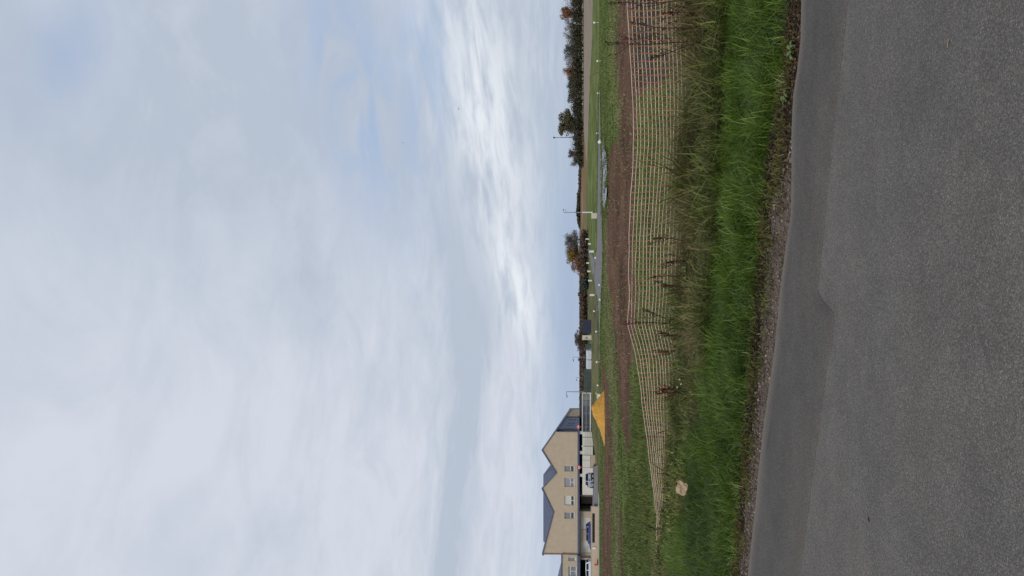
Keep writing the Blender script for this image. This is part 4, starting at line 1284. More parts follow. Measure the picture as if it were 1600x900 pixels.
p_ = P(857, 931, YW - .2); mb = MB(); mb.box(p_[0] - .14, p_[0] + .14, YW - .14, YW - .002, Zv(930.8, YW), Zv(926, YW)); mb.box(p_[0] - .16, p_[0] + .16, YW - .17, YW - .002, Zv(926, YW), Zv(925.6, YW))
tag(mb.build('meter_box', M_WHITE), 'small white meter box fixed to the beige retaining wall', 'meter box')
gzp = zz + .05
p_ = X(881.5, YW - .8); r_ = empty('fire_hydrant', (p_, YW - .8, gzp)); tag(r_, 'red hydrant post on the pavement in front of the white car', 'hydrant')
mb = MB(); mb.tube([(0, 0, 0), (0, 0, .55), (0, 0, .66)], [.12, .12, .05], 10); mb.build('barrel', M_RED, r_)
mb = MB(); mb.tube([(-.22, 0, .4), (.22, 0, .4)], .06, 8); mb.build('outlet', M_RED, r_)
mb = MB(); mb.tube([(0, 0, 0), (0, 0, .06)], .17, 10); mb.build('foot', M_RED, r_)
p_ = X(877.5, YW - .5); mb = MB(); mb.box(p_ - .35, p_ + .25, YW - .5, YW - .1, gzp, gzp + .18)
tag(mb.build('wall_planter', mat('brown_planter', (.10, .055, .04), .8)), 'low brown planter at the wall foot beside the red hydrant', 'planter')

Y2 = 136; z2b = -1.9
r_ = empty('low_wall', (X(721, Y2), Y2, z2b)); tag(r_, 'short beige wall at the drive beside the green fence panels', 'wall')
mb = MB(); mb.box(X(731, Y2), X(711, Y2), Y2, Y2 + .3, z2b, Zv(922.6, Y2)); o = mb.build('wall', M_RENDER); o.parent = r_; o.location = -Vector(r_.location)
mb = MB(); mb.box(X(731.3, Y2), X(710.7, Y2), Y2 - .04, Y2 + .34, Zv(922.6, Y2), Zv(922.2, Y2)); o = mb.build('coping', M_PAVE); o.parent = r_; o.location = -Vector(r_.location)
Y3 = 141
r_ = empty('boundary_wall', (X(724, Y3), Y3, PZ)); tag(r_, 'white wall below the dark upper storey overhang behind the silver car', 'wall')
mb = MB(); mb.box(X(773, Y3), X(674, Y3), Y3, Y3 + .25, -1.6, Zv(910, Y3)); o = mb.build('wall', M_WALLW); o.parent = r_; o.location = -Vector(r_.location)
for py in (683, 697, 719, 748): 
    mb = MB(); mb.box(X(py, Y3) - .03, X(py, Y3) + .03, Y3 - .012, Y3, -1.6, Zv(910.4, Y3)); o = mb.build('joint_strip', M_PAVE); o.parent = r_; o.location = -Vector(r_.location)

# ------------------------------------------------------------------ house
YH = 145.0
house = empty('house', (X(770, YH), YH, PZ)); tag(house, 'large beige house with two pointed gables and blue slate roofs', 'house')
HL = -Vector(house.location)


def hp(mb, name, mats, parent=house, smooth=False):
    o = mb.build(name, mats, parent, smooth)
    if parent is house: o.location = HL
    return o


def pz(py, v, Y=YH): p = P(py, v, Y); return p[0], p[2]


DEP = 11.0
wv0, wv1 = 882.0, 897.2
wins = ((728, 737.2), (746.7, 761.3), (775.3, 790), (800.8, 811))
outline = [(867, 882), (867, 848), (865, 847.6), (800, 864.6), (763.3, 847), (739, 869.2), (703.2, 847), (674, 868.8), (674, 882)]
mb = MB(); mb.prism_y([pz(a, b) for a, b in outline], YH, YH + .35)
edges = [867] + [e for a, b in sorted(wins, reverse=True) for e in (b, a)] + [674]
for i in range(0, len(edges), 2): mb.box(X(edges[i], YH), X(edges[i + 1], YH), YH, YH + .35, Zv(wv1, YH), Zv(wv0, YH))
mb.box(X(867, YH), X(674, YH), YH, YH + .35, Zv(902.4, YH), Zv(wv1, YH))
bm = bmesh.new()
hp(mb, 'wall', M_RENDER)
mb = MB(); mb.box(X(867, YH), X(867, YH) + .3, YH + .35, YH + DEP, Zv(902.4, YH), Zv(850, YH)); hp(mb, 'wall', M_RENDER)
# upper floor slab and its dark fascia
mb = MB(); mb.box(X(868, YH), X(652, YH), YH - .35, YH + DEP, Zv(904.6, YH), Zv(902.4, YH)); hp(mb, 'floor_band', M_SLATE)
mb = MB(); mb.box(X(868, YH), X(652, YH), YH - .43, YH - .352, Zv(905.3, YH), Zv(904.1, YH)); hp(mb, 'gutter', M_ZINC)
# roof copings along the gable tops
def coping(pts, th=.20):
    mb = MB()
    for (a, b), (c, d) in zip(pts[:-1], pts[1:]):
        (xa, za), (xb, zb_) = pz(a, b), pz(c, d)
        mb.add([(xa, YH - .14, za + .02), (xb, YH - .14, zb_ + .02), (xb, YH - .14, zb_ - th * 1.15), (xa, YH - .14, za - th * 1.15),
                (xa, YH + .45, za + .02), (xb, YH + .45, zb_ + .02), (xb, YH + .45, zb_ - th), (xa, YH + .45, za - th)],
               [(0, 1, 2, 3), (7, 6, 5, 4), (0, 4, 5, 1), (3, 2, 6, 7), (0, 3, 7, 4), (1, 5, 6, 2)])
    return hp(mb, 'roof_edge', M_ZINC)


coping([(867.6, 848), (865, 846.9), (800, 863.9)]); coping([(800, 863.9), (763.3, 846.2), (739, 868.4)]); coping([(739, 868.4), (703.2, 846.2), (640, 890.5)])
# slate roofs behind the gables: a hip roof with its ridge along the house, and the cross gable running back
ry, zr = YH + 7.0, Zv(848.0, YH) + .22
xa, xb_ = X(865, YH) - .2, X(747, YH) - 1.2
xe = X(733, YH)
ze = Zv(871, YH)
mb = MB(); mb.add([(xa, YH + .46, ze), (xe, YH + .46, ze), (xb_, ry, zr), (xa, ry, zr), (xa, YH + 14, ze), (xe, YH + 14, ze)], [(0, 1, 2, 3), (3, 2, 5, 4), (1, 5, 2), (0, 3, 4)])
hp(mb, 'roof', M_SLATE)
(xp, zp), (xv, zv_), (xq, zq) = pz(703.2, 847), pz(739, 869), pz(652.5, 881.6)
mb = MB(); mb.add([(xp, YH + .46, zp - .05), (xp, YH + 1.7, zp - .05), (xv, YH + 1.7, zv_ - .05), (xv, YH + .46, zv_ - .05), (xq, YH + .46, zq - .05), (xq, YH + 1.7, zq - .05)], [(0, 1, 2, 3), (0, 4, 5, 1)])
hp(mb, 'roof', M_SLATE)
for py in (866.2, 674.9):
    mb = MB(); mb.tube([(X(py, YH), YH - .07, Zv(902.3, YH)), (X(py, YH), YH - .07, Zv(870 if py < 800 else 850, YH))], .055, 7); hp(mb, 'downpipe', M_ZINC)
# blue clad bay with four slit windows
YB = YH + .5
mb = MB(); pl = [pz(674, 868.6, YB), pz(652.5, 881.6, YB), pz(652.5, 903.5, YB), pz(674, 903.5, YB)]; mb.prism_y(pl, YB, YB + 1.8); hp(mb, 'cladding', M_ZINC)
for (py, va, vb) in ((656.4, 889, 900), (661.4, 887.5, 898.5), (664.6, 885.5, 897.2), (670.2, 883.2, 896.6)):
    mb = MB(); mb.box(X(py, YB) - .075, X(py, YB) + .075, YB - .03, YB - .002, Zv(vb, YB), Zv(va, YB)); hp(mb, 'slit_window', M_GLASS)
YE = YH + .8
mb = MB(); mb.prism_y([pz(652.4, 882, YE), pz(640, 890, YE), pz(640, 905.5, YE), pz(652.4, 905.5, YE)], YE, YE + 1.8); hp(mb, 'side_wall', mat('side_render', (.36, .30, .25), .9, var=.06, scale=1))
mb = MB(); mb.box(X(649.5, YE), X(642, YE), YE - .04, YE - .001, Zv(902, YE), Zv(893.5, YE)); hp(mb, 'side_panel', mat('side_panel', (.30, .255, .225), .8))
# pillars, back wall with the two garage doors, open bays dark under their roof, with shade also in the back wall's colour
for (a, b) in ((678, 673.6), (709, 704.5), (744.3, 740)):
    mb = MB(); mb.box(X(a, YH), X(b, YH), YH - .2, YH + .3, PZ - .3, Zv(904.6, YH) - .001); hp(mb, 'pillar', M_WALLW)
YG = YH + .6
gd = ((827.5, 809), (864, 845))
gt = Zv(907.6, YG)
mb = MB(); zc_ = Zv(904.6, YH) - .002
for a, b in ((873, 864), (845, 827.5), (809, 799)): mb.box(X(a, YG), X(b, YG), YG, YG + .3, PZ - .2, zc_)
for a, b in gd: mb.box(X(a, YG), X(b, YG), YG, YG + .3, gt, zc_)
hp(mb, 'ground_floor_wall', M_STONEW)
for a, b in gd:
    mb = MB(); x0_, x1_ = X(a, YG), X(b, YG); nn = 5
    for i in range(nn):
        z0_ = PZ + (gt - PZ) * i / nn; z1_ = PZ + (gt - PZ) * (i + 1) / nn
        mb.box(x0_ + .005, x1_ - .005, YG + .14, YG + .2, z0_ + .012, z1_ - .006)
    gdo = hp(mb, 'garage_door', M_SHUT)
    mb = MB(); xm = (x0_ + x1_) / 2; mb.box(xm - .1, xm + .1, YG + .10, YG + .139, PZ + .8, PZ + .86); hd = mb.build('handle', M_DARKMETAL, gdo)
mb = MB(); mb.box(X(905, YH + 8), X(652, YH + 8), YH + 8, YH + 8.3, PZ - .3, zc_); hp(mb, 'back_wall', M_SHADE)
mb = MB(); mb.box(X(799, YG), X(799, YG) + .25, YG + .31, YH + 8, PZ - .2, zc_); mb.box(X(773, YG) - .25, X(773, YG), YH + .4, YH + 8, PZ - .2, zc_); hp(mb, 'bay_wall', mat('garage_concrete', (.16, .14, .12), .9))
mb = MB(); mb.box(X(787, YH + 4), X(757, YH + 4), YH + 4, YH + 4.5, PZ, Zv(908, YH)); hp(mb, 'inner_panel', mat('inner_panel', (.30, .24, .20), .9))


def window(x0_, x1_, z0_, z1_, yf, shutter, smat, gmat, cols, parent=house, off=HL):
    """frame set into the opening, with shutter, panes and sill"""
    t = .085
    mb = MB(); yb0, yb1 = yf + .17, yf + .26
    mb.box(x0_, x0_ + t, yb0, yb1, z0_, z1_); mb.box(x1_ - t, x1_, yb0, yb1, z0_, z1_); mb.box(x0_ + t, x1_ - t, yb0, yb1, z0_, z0_ + t); mb.box(x0_ + t, x1_ - t, yb0, yb1, z1_ - t, z1_)
    zs = z1_ - (z1_ - z0_) * shutter
    if shutter: mb.box(x0_ + t, x1_ - t, yb0 - .01, yb1 - .01, zs - .10, zs)
    for i in range(1, cols):
        xc = x0_ + (x1_ - x0_) * i / cols; mb.box(xc - .045, xc + .045, yb0 - .005, yb1 - .005, z0_ + t, zs - .1)
    o = mb.build('window', M_WHITE, parent); o.location = off
    mb = MB(); mb.box(x0_ + t, x1_ - t, yb0 + .05, yb0 + .06, z0_ + t, zs - (.1 if shutter else t)); mb.build('pane', gmat, o)
    if shutter:
        mb = MB(); kk = 7
        for i in range(kk): mb.box(x0_ + t, x1_ - t, yb0 + .02, yb0 + .05, zs + (z1_ - t - zs) * i / kk + .006, zs + (z1_ - t - zs) * (i + 1) / kk)
        mb.build('shutter', smat, o)
    mb = MB(); mb.box(x0_ - .06, x1_ + .06, yf - .07, yf + .16, z0_ - .08, z0_ - .002); mb.build('sill', M_WALLW, o)
    return o


for (a, b), (sh, sm_, gm, co_) in zip(wins, ((.60, M_SHUTG, M_GLASS, 1), (.58, mat('pale_curtain', (.30, .31, .335), .7), M_CURT, 2), (.64, M_SHUT, M_GLASS, 2), (.62, M_SHUTG, M_GLASS, 1))):
    window(X(b, YH), X(a, YH), Zv(wv1, YH), Zv(wv0, YH), YH, sh, sm_, gm, co_)

# lower neighbouring house at the picture border
YN = YH - .4
stone = empty('house', (X(900, YN), YN, PZ)); tag(stone, 'lower pale stone house joined to the gabled house at the picture border', 'house')
SL = -Vector(stone.location)
xl, xr = X(985, YN), X(867.3, YN)
nw = ((871.4, 877.2, 888, 900), (885.4, 901, 888, 900.5), (925, 940, 888, 900.5))
zt, zb = Zv(877.8, YN), Zv(902, YN)
mb = MB(); ed = [985] + [e for a, b, *_ in sorted(nw, reverse=True) for e in (b, a)] + [867.3]
mb.box(xl, xr, YN, YN + .35, Zv(888, YN), zt); mb.box(xl, xr, YN, YN + .35, zb, Zv(900.5, YN))
for i in range(0, len(ed), 2): mb.box(X(ed[i], YN), X(ed[i + 1], YN), YN, YN + .35, Zv(900.5, YN), Zv(888, YN))
mb.box(X(877.2, YN), X(871.4, YN), YN, YN + .35, Zv(900.5, YN), Zv(900, YN))
mb.box(xr - .3, xr, YN + .36, YN + 10, zb, zt)
o = mb.build('wall', M_STONEW, stone); o.location = SL
for i, (a, b, va, vb) in enumerate(nw):
    window(X(b, YN), X(a, YN), Zv(vb, YN), Zv(va, YN), YN, .25 if i else .85, M_SHUTG, M_CURT, 2 if i else 1, stone, SL)
mb = MB(); mb.box(xl, xr - .002, YN - .5, YN + 9, Zv(906.6, YN), Zv(902, YN) - .002); o = mb.build('floor_band', M_SLATE, stone); o.location = SL
mb = MB(); mb.box(xl, xr, YN - .2, YN + .5, zt, zt + .12); o = mb.build('roof_edge', M_ZINC, stone); o.location = SL
xg = X(899, YN); zpk = Zv(868, YN)
mb = MB(); mb.add([(xg, YN + 2, zt + .06), (xl, YN + 2, zt + .06), (xl, YN + 6, zpk), (xg - 3.5, YN + 6, zpk), (xg, YN + 10, zt + .06), (xl, YN + 10, zt + .06)], [(0, 1, 2, 3), (3, 2, 5, 4), (0, 3, 4), (1, 5, 2)])
o = mb.build('roof', M_SLATE, stone); o.location = SL
mb = MB(); mb.box(xl, X(905, YN), YN + .5, YN + .8, PZ - .2, Zv(906.6, YN) - .002); mb.box(X(876, YN), X(873, YN), YN + .5, YN + .8, PZ - .2, Zv(906.6, YN) - .002); o = mb.build('ground_floor_wall', M_STONEW, stone); o.location = SL
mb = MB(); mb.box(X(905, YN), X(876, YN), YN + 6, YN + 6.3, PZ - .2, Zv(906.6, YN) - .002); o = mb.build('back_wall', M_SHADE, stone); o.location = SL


# ------------------------------------------------------------------ road signs (no entry)
def no_entry(py, vc, Y, label):
    c_ = P(py, vc, Y); gz = float(T(c_[0], Y)) if Y < 130 else PZ; h_ = c_[2] - gz; R_ = .34
    r_ = empty('road_sign', (c_[0], Y, gz)); tag(r_, label, 'road sign')
    mb = MB(); mb.tube([(0, .04, -.2), (0, .04, h_ + .3)], .035, 8); mb.build('post', M_GALV, r_)
    mb = MB(); ring = [(R_ * math.cos(i * math.pi / 12), R_ * math.sin(i * math.pi / 12) + h_) for i in range(24)]; mb.prism_y(ring, -.02, 0); mb.build('disc', M_RED, r_)
    mb = MB(); mb.box(-.25, .25, -.026, -.0202, h_ - .075, h_ + .075); mb.build('bar', M_WHITE, r_)


no_entry(667, 903.4, 138, 'no entry sign in front of the blue clad bay')
no_entry(730.3, 904.6, 134, 'no entry sign by the drive in front of the first gable window')


# ------------------------------------------------------------------ cars
M_TYRE = mat('tyre', (.018, .018, .018), .85)
M_RIM = mat('wheel_rim', (.42, .43, .45), .35, metal=.6)
M_CGLASS = glass_mat('car_glass', (.012, .016, .03)); M_CGLASS.node_tree.nodes['Principled BSDF'].inputs['Specular IOR Level'].default_value = .03; M_CGLASS.node_tree.nodes['Principled BSDF'].inputs['Roughness'].default_value = .35
M_TAIL = mat('tail_lamp', (.30, .02, .02), .25)
M_HEAD = mat('head_lamp', (.62, .64, .66), .15)
M_TRIM = mat('black_trim', (.025, .025, .027), .6)


def paint(name, c):
    mm = mat(name, c, .42, .3, .05, var=.03)
    mm.node_tree.nodes['Principled BSDF'].inputs['Coat Weight'].default_value = .12
    return mm


def car(loc, yaw, pm, label, L=4.15, Wd=1.74, H=1.46, name='parked_car', hatch=True, group='cars parked by the houses'):
    r_ = empty(name, loc, yaw); tag(r_, label, 'car', group)
    h2 = L / 2
    # stations along the length (+x = front): x, sill z, belt z, half width
    st = [(-h2, .42, .70, .66), (-h2 + .06, .30, .88, .78), (-h2 + .35, .22, .93, .85), (-h2 + .9, .20, .93, .87), (0, .19, .90, .87), (h2 - 1.3, .19, .86, .87), (h2 - 1.05, .20, .84, .86), (h2 - .45, .22, .74, .82), (h2 - .10, .26, .62, .72), (h2, .36, .52, .58)]
    mb = MB(); vs_ = []
    sc = Wd / 1.74
    for (x, zs, zb_, hw) in st:
        hw *= sc; zm = (zs + zb_) / 2
        vs_ += [(x, -hw * .93, zs), (x, -hw, zm), (x, -hw * .96, zb_), (x, -hw * .80, zb_ + .03), (x, hw * .80, zb_ + .03), (x, hw * .96, zb_), (x, hw, zm), (x, hw * .93, zs)]
    fs_ = []
    for i in range(len(st) - 1):
        for k_ in range(8):
            k2 = (k_ + 1) % 8; fs_.append((i * 8 + k_, i * 8 + k2, (i + 1) * 8 + k2, (i + 1) * 8 + k_))
    fs_ += [tuple(range(8)), tuple((len(st) - 1) * 8 + k_ for k_ in range(7, -1, -1))]
    mb.add(vs_, fs_)
    body = mb.build('body', pm, r_, False)
    bv = body.modifiers.new('round', 'BEVEL'); bv.width = .03; bv.segments = 2
    # cabin
    xr0, xr1, xf1, xf0 = -h2 + .10, -h2 + (.45 if hatch else .75), .42, h2 - 1.15
    zb_, zt_ = .90, H
    wb, wt_ = .80 * sc, .60 * sc
    cv = [(xr0, wb, zb_), (xr1, wt_, zt_ - .03), ((xr1 + xf1) / 2, wt_ * 1.02, zt_), (xf1, wt_, zt_ - .05), (xf0, wb, zb_ - .03)]
    mb = MB(); vs_ = [(x, -y_, z_) for x, y_, z_ in cv] + [(x, y_, z_) for x, y_, z_ in cv]
    fs_ = [(0, 1, 2, 3, 4), (9, 8, 7, 6, 5)] + [(i, i + 5, i + 6, i + 1) for i in range(4)] + [(4, 9, 5, 0)]
    mb.add(vs_, fs_); cab = mb.build('cabin', pm, r_); bv = cab.modifiers.new('round', 'BEVEL'); bv.width = .03; bv.segments = 2

    def on(a, b, u): return a + (b - a) * u
    for s_ in (-1, 1):      # side windows: rear and front, following the lean of the cabin side
        for (u0, u1) in ((.06, .46), (.50, .93)):
            zl, zh = zb_ + .05, zt_ - .10
            ql = (zl - zb_) / (zt_ - zb_); qh = (zh - zb_) / (zt_ - zb_)
            x0a, x1a = on(xr0, xr1, ql) + .05, on(xf0, xf1, ql) - .05; x0b, x1b = on(xr0, xr1, qh) + .05, on(xf0, xf1, qh) - .05
            yl, yh = on(wb, wt_, ql) + .006, on(wb, wt_, qh) + .012
            mb = MB(); p4 = [(on(x0a, x1a, u0), yl, zl), (on(x0a, x1a, u1), yl, zl), (on(x0b, x1b, u1), yh, zh), (on(x0b, x1b, u0), yh, zh)]
            mb.add([(x, y_ * s_, z_) for x, y_, z_ in p4] + [(x, (y_ - .02) * s_, z_) for x, y_, z_ in p4], [(0, 1, 2, 3), (4, 7, 6, 5), (0, 4, 5, 1), (1, 5, 6, 2), (2, 6, 7, 3), (3, 7, 4, 0)])
            mb.build('side_window', M_CGLASS, r_)
        mb = MB(); mb.box(-h2 - .012, -h2 + .10, (.46 if s_ > 0 else -.70) * sc, (.70 if s_ > 0 else -.46) * sc, .66, .84); mb.build('tail_lamp', M_TAIL, r_)
        mb = MB(); mb.box(h2 - .22, h2 - .03, (.38 if s_ > 0 else -.66) * sc, (.66 if s_ > 0 else -.38) * sc, .50, .62); mb.build('headlight', M_HEAD, r_)
        mb = MB(); mb.box(xf0 - .25, xf0 - .10, s_ * .90 * sc - .07, s_ * .90 * sc + .07, .90, 1.02); mb.build('mirror', M_TRIM, r_)
    for nm, (xa, xb2), lift in (('rear_window', (xr0, xr1), -1), ('windscreen', (xf0, xf1), 1)):
        q0, q1 = .12, .88
        mb = MB(); za, zb2 = on(zb_, zt_ - .03, q0), on(zb_, zt_ - .03, q1); xaa, xbb = on(xa, xb2, q0) + lift * .02, on(xa, xb2, q1) + lift * .02
        ya, yb_ = on(wb, wt_, q0) * .9, on(wb, wt_, q1) * .9
        mb.add([(xaa, -ya, za), (xaa, ya, za), (xbb, yb_, zb2), (xbb, -yb_, zb2), (xaa - lift * .03, -ya, za), (xaa - lift * .03, ya, za), (xbb - lift * .03, yb_, zb2), (xbb - lift * .03, -yb_, zb2)],
               [(0, 1, 2, 3), (7, 6, 5, 4), (0, 4, 5, 1), (1, 5, 6, 2), (2, 6, 7, 3), (3, 7, 4, 0)])
        mb.build(nm, M_CGLASS, r_)
    for x in (-h2 + .78, h2 - .82):
        for s_ in (-1, 1):
            mb = MB(); yy_ = s_ * (.80 * sc); mb.tube([(x, yy_ - .10, .31), (x, yy_ + .10, .31)], .31, 16)
            wl = mb.build('wheel', M_TYRE, r_)
            mb = MB(); mb.tube([(x, yy_ + s_ * .06, .31), (x, yy_ + s_ * .112, .31)], .20, 12); mb.build('rim', M_RIM, wl)
    mb = MB(); mb.box(-h2 - .03, -h2 + .2, -.62 * sc, .62 * sc, .30, .46); mb.build('rear_bumper', M_TRIM, r_)
    mb = MB(); mb.box(-h2 - .04, -h2 - .001 + .0, -.26, .26, .56, .67); mb.build('number_plate', M_WHITE, r_)
    return r_


YC = 134
car((X(750.5, YC), YC, PZ), math.radians(122), paint('silver_blue_paint', (.36, .42, .47)), 'silver blue hatchback turning away on the court by the white wall', L=4.0)
car((X(837, 127), 127, PZ), math.radians(176), paint('bright_blue_paint', (.018, .045, .20)), 'bright blue hatchback parked above the dark recess of the retaining wall', L=4.35, H=1.42)
car((X(894, 126), 126, PZ), math.radians(180), paint('white_car_paint', (.62, .67, .72)), 'white car parked in front of the lower stone house', L=4.3, H=1.44)


def van(loc, yaw, pm, label, L=4.6, Wd=1.86, H=1.85):
    r_ = empty('parked_van', loc, yaw); tag(r_, label, 'van', 'white vans beyond the grass bank')
    h2 = L / 2; hw = Wd / 2
    prof = [(-h2, .32), (-h2 + .02, H - .10), (-h2 + .16, H), (h2 - 1.75, H), (h2 - 1.45, H - .06), (h2 - .85, 1.08), (h2 - .10, .92), (h2, .62), (h2 - .02, .30)]
    mb = MB(); n_ = len(prof)
    vs_ = [(x, -hw * (.93 if z > 1.2 else 1), z) for x, z in prof] + [(x, hw * (.93 if z > 1.2 else 1), z) for x, z in prof]
    mb.add(vs_, [tuple(range(n_)), tuple(range(2 * n_ - 1, n_ - 1, -1))] + [(i, i + n_, (i + 1) % n_ + n_, (i + 1) % n_) for i in range(n_)])
    o = mb.build('body', pm, r_); bv = o.modifiers.new('round', 'BEVEL'); bv.width = .05; bv.segments = 2
    for s_ in (-1, 1):
        mb = MB(); mb.box(-h2 - .012, -h2 + .03, s_ * .42 - .40, s_ * .42 + .40, .55, H - .16); mb.build('rear_door', pm, r_)
        mb = MB(); mb.box(-h2 - .02, -h2 + .05, s_ * (hw - .07) - .06, s_ * (hw - .07) + .06, .75, 1.05); mb.build('tail_lamp', M_TAIL, r_)
        mb = MB(); mb.box(h2 - 1.75, h2 - 1.05, s_ * hw * .955 - .03, s_ * hw * .955 + .03, 1.14, 1.55); mb.build('side_window', M_CGLASS, r_)
        for x in (-h2 + .85, h2 - .85):
            mb = MB(); mb.tube([(x, s_ * (hw - .12) - .10, .33), (x, s_ * (hw - .12) + .125, .33)], .33, 14); wl = mb.build('wheel', M_TYRE, r_)
            mb = MB(); mb.tube([(x, s_ * (hw - .10), .33), (x, s_ * (hw + .018), .33)], .20, 10); mb.build('rim', M_RIM, wl)
    mb = MB(); mb.add([(h2 - 1.42, -.72, 1.70), (h2 - 1.42, .72, 1.70), (h2 - .86, .80, 1.13), (h2 - .86, -.80, 1.13), (h2 - 1.47, -.72, 1.68), (h2 - 1.47, .72, 1.68), (h2 - .91, .80, 1.11), (h2 - .91, -.80, 1.11)],
                      [(0, 1, 2, 3), (7, 6, 5, 4), (0, 4, 5, 1), (1, 5, 6, 2), (2, 6, 7, 3), (3, 7, 4, 0)]); mb.build('windscreen', M_CGLASS, r_)
    mb = MB(); mb.box(-h2 - .05, -h2 + .1, -hw * .95, hw * .95, .30, .48); mb.build('rear_bumper', M_TRIM, r_)


for py, lab, yw in ((554.0, 'white van parked beyond the grass bank, nearer the broad brown tree', 172), (568.6, 'white van parked beyond the grass bank, nearer the green panels', 90)):
    p_ = P(py, 916.3, 152.5); van((p_[0], 153.5, p_[2] - 1.85), math.radians(yw) if yw == 90 else math.radians(90), paint('white_car_paint', (.66, .69, .72)), lab)

# ------------------------------------------------------------------ courts and fences
def panel_fence(name, y0, y1, vt, Y, n, pm, label, cat, zb=None, post_m=None, thick=.06):
    xa, xb2 = X(y1, Y), X(y0, Y); gz = float(T((xa + xb2) / 2, Y)) if zb is None else zb; H_ = Zv(vt, Y) - gz
    r_ = empty(name, ((xa + xb2) / 2, Y, gz)); tag(r_, label, cat); w_ = (xb2 - xa) / n
    for i in range(n):
        x0_ = -(xb2 - xa) / 2 + i * w_
        mb = MB(); mb.box(x0_ + .05, x0_ + w_ - .05, 0, thick, -.1, H_ * (.985 - .01 * (i % 2))); mb.build('panel', pm, r_)
    for i in range(n + 1):
        x0_ = -(xb2 - xa) / 2 + i * w_
        mb = MB(); mb.box(x0_ - .05, x0_ + .05, -.03, thick + .03, -.2, H_ + .03); mb.build('post', post_m or pm, r_)
    return r_


M_NAVY = mat('navy_panel', (.035, .042, .075), .7, var=.12)
M_TEALP = mat('dark_green_panel', (.068, .088, .078), .75, var=.25, scale=.8)
panel_fence('panel_fence', 500, 521, 909.8, 168, 3, M_NAVY, 'dark navy fence panels between the brown hedge and the tall cream cabinet', 'fence', post_m=M_DARKMETAL)
panel_fence('panel_fence', 577, 613, 911.8, 148, 5, M_TEALP, 'dark green windbreak panels between the white cars and the white framed court', 'fence', post_m=M_GREENP)
panel_fence('panel_fence', 538, 577, 914.2, 162, 5, M_TEALP, 'dark green windbreak panels behind the parked white cars', 'fence', post_m=M_GREENP)

YF = 144.0
xa, xb2 = X(675, YF), X(613.4, YF); gz = float(T((xa + xb2) / 2, 141)); zt_, zm_, zb_ = Zv(909.8, YF), Zv(915.8, YF), Zv(922.4, YF)
ct = empty('court_enclosure', ((xa + xb2) / 2, YF, gz)); tag(ct, 'white framed wire enclosure of a ball court in front of the grey garage block', 'court fence'); CL = -Vector(ct.location)
def cadd(mb, nm, m_): o = mb.build(nm, m_, ct); o.location = CL; return o
for zz_, th in ((zt_, .06), (zm_, .045), (zb_, .09)):
    mb = MB(); mb.box(xa, xb2, YF - .05, YF + .05, zz_ - th, zz_ + th); cadd(mb, 'rail', M_WHITE if th != .045 else M_GALV)
for i, py in enumerate((614.2, 626, 637, 647.5, 658, 674.6)):
    mb = MB(); wd_ = .11 if i == 0 else .055; mb.box(X(py, YF) - wd_, X(py, YF) + wd_, YF + .052, YF + .16, gz - .3, zt_ + .06); cadd(mb, 'post', M_WHITE if i == 0 else M_GREENP)
x_ = xa + .12; mb = MB()
while x_ < xb2 - .1:
    mb.box(x_ - .008, x_ + .008, YF - .012, YF + .004, zb_ + .09, zt_ - .06); x_ += .14
z_ = zb_ + .2
while z_ < zt_ - .1:
    mb.box(xa, xb2, YF - .030, YF - .013, z_ - .008, z_ + .008); z_ += .16
cadd(mb, 'wire_mesh', M_GALV)
gb = empty('garage_block', (X(650, 152), 152, -1)); tag(gb, 'low grey concrete garage block behind the white framed court', 'garage'); GL = -Vector(gb.location)
M_GREYW = mat('grey_concrete', (.44, .425, .40), .9, var=.15, scale=.7)
mb = MB(); mb.box(X(676, 152), X(626, 152), 152, 158, -1.4, Zv(909, 152)); o = mb.build('wall', M_GREYW, gb); o.location = GL
mb = MB(); mb.box(X(677, 152), X(625, 152), 151.8, 158.2, Zv(909, 152), Zv(907.6, 152)); o = mb.build('roof', mat('felt_roof', (.10, .095, .095), .9), gb); o.location = GL
for a, b in ((671, 662), (657, 648), (643, 634)):
    mb = MB(); mb.box(X(a, 152), X(b, 152), 151.93, 151.999, -1.3, Zv(911.5, 152)); o = mb.build('door', mat('grey_door', (.20, .20, .195), .7), gb); o.location = GL
mb = MB(); mb.box(X(662, 160), X(640, 160), 160, 164, -1.2, Zv(905.5, 160)); tag(mb.build('shed', M_DARKMETAL), 'dark flat shed roof showing over the grey garage block', 'shed')

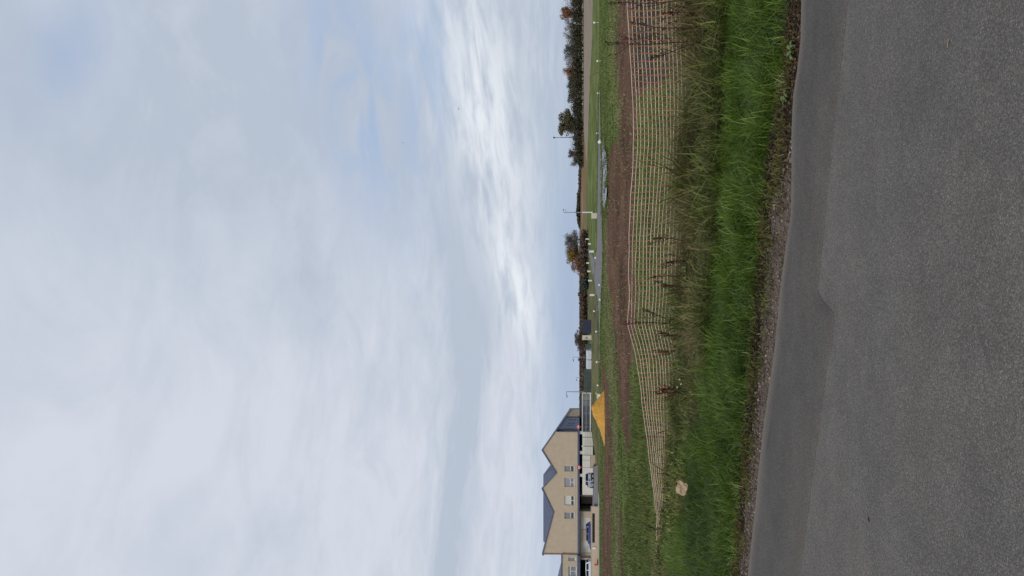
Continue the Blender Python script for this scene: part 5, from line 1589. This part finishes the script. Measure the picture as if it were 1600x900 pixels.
# green wire panels in front of the white wall
YP = 138.5
gp = empty('wire_fence', (X(692, YP), YP, -1.4)); tag(gp, 'green wire fence panels in front of the white wall', 'fence'); PL = -Vector(gp.location)
xa, xb2 = X(711, YP), X(674, YP); zt_, zb_ = Zv(911, YP), Zv(926.5, YP)
for py in (711, 697, 683, 674.4):
    mb = MB(); mb.box(X(py, YP) - .04, X(py, YP) + .04, YP, YP + .08, zb_ - .4, zt_ + .1); o = mb.build('post', M_GREENP, gp); o.location = PL
for (a, b) in ((711, 697), (697, 683), (683, 674.4)):
    mb = MB(); x0_, x1_ = X(a, YP) + .05, X(b, YP) - .05; x_ = x0_
    while x_ < x1_: mb.box(x_, x_ + .012, YP + .03, YP + .042, zb_, zt_ - .35); x_ += .13
    for q_ in (0, .33, .66, 1): z_ = zb_ + (zt_ - .35 - zb_) * q_; mb.box(x0_, x1_, YP + .044, YP + .058, z_ - .01, z_ + .01)
    o = mb.build('wire_panel', M_GREENP, gp); o.location = PL
c_ = P(697, 910.3, YP - .5); r_ = empty('wall_lamp_post', (c_[0], YP - .5, -1.4)); tag(r_, 'short lamp post with a pale cap in front of the white wall', 'lamp post')
mb = MB(); mb.tube([(0, 0, -.2), (0, 0, c_[2] + 1.35)], .05, 7); mb.build('pole', M_DARKMETAL, r_)
mb = MB(); mb.tube([(0, 0, c_[2] + 1.3), (0, 0, c_[2] + 1.55)], [.17, .12], 8); mb.build('lamp_head', M_LAMPW, r_)


# ------------------------------------------------------------------ birds
def bird(py, v, Y, span, label):
    p_ = P(py, v, Y); r_ = empty('bird', p_, .8); tag(r_, label, 'bird', 'birds in flight')
    mb = MB(); mb.tube([(-.24, 0, 0), (-.1, 0, .01), (.08, 0, .02), (.2, 0, .03), (.26, 0, .02)], [.01, .06, .075, .04, .008], 7); mb.build('body', M_DARKMETAL, r_, True)
    for s_ in (-1, 1):
        mb = MB(); mb.add([(.10, .05 * s_, .03), (-.08, .05 * s_, .03), (-.02, span * .28 * s_, .17), (.12, span * .26 * s_, .18), (-.10, span * .5 * s_, .10), (.10, .05 * s_, .045), (-.08, .05 * s_, .045), (-.02, span * .28 * s_, .185), (.12, span * .26 * s_, .195)],
                          [(0, 3, 2, 1), (5, 6, 7, 8), (3, 4, 2), (8, 7, 4), (0, 1, 6, 5), (1, 2, 7, 6), (0, 5, 8, 3), (2, 4, 7), (3, 8, 4)]); mb.build('wing', M_DARKMETAL, r_)


bird(170, 717, 190, .9, 'dark bird flying in front of the bright cloud bank')
bird(223, 630, 260, .8, 'tiny dark bird flying higher up in the grey cloud')
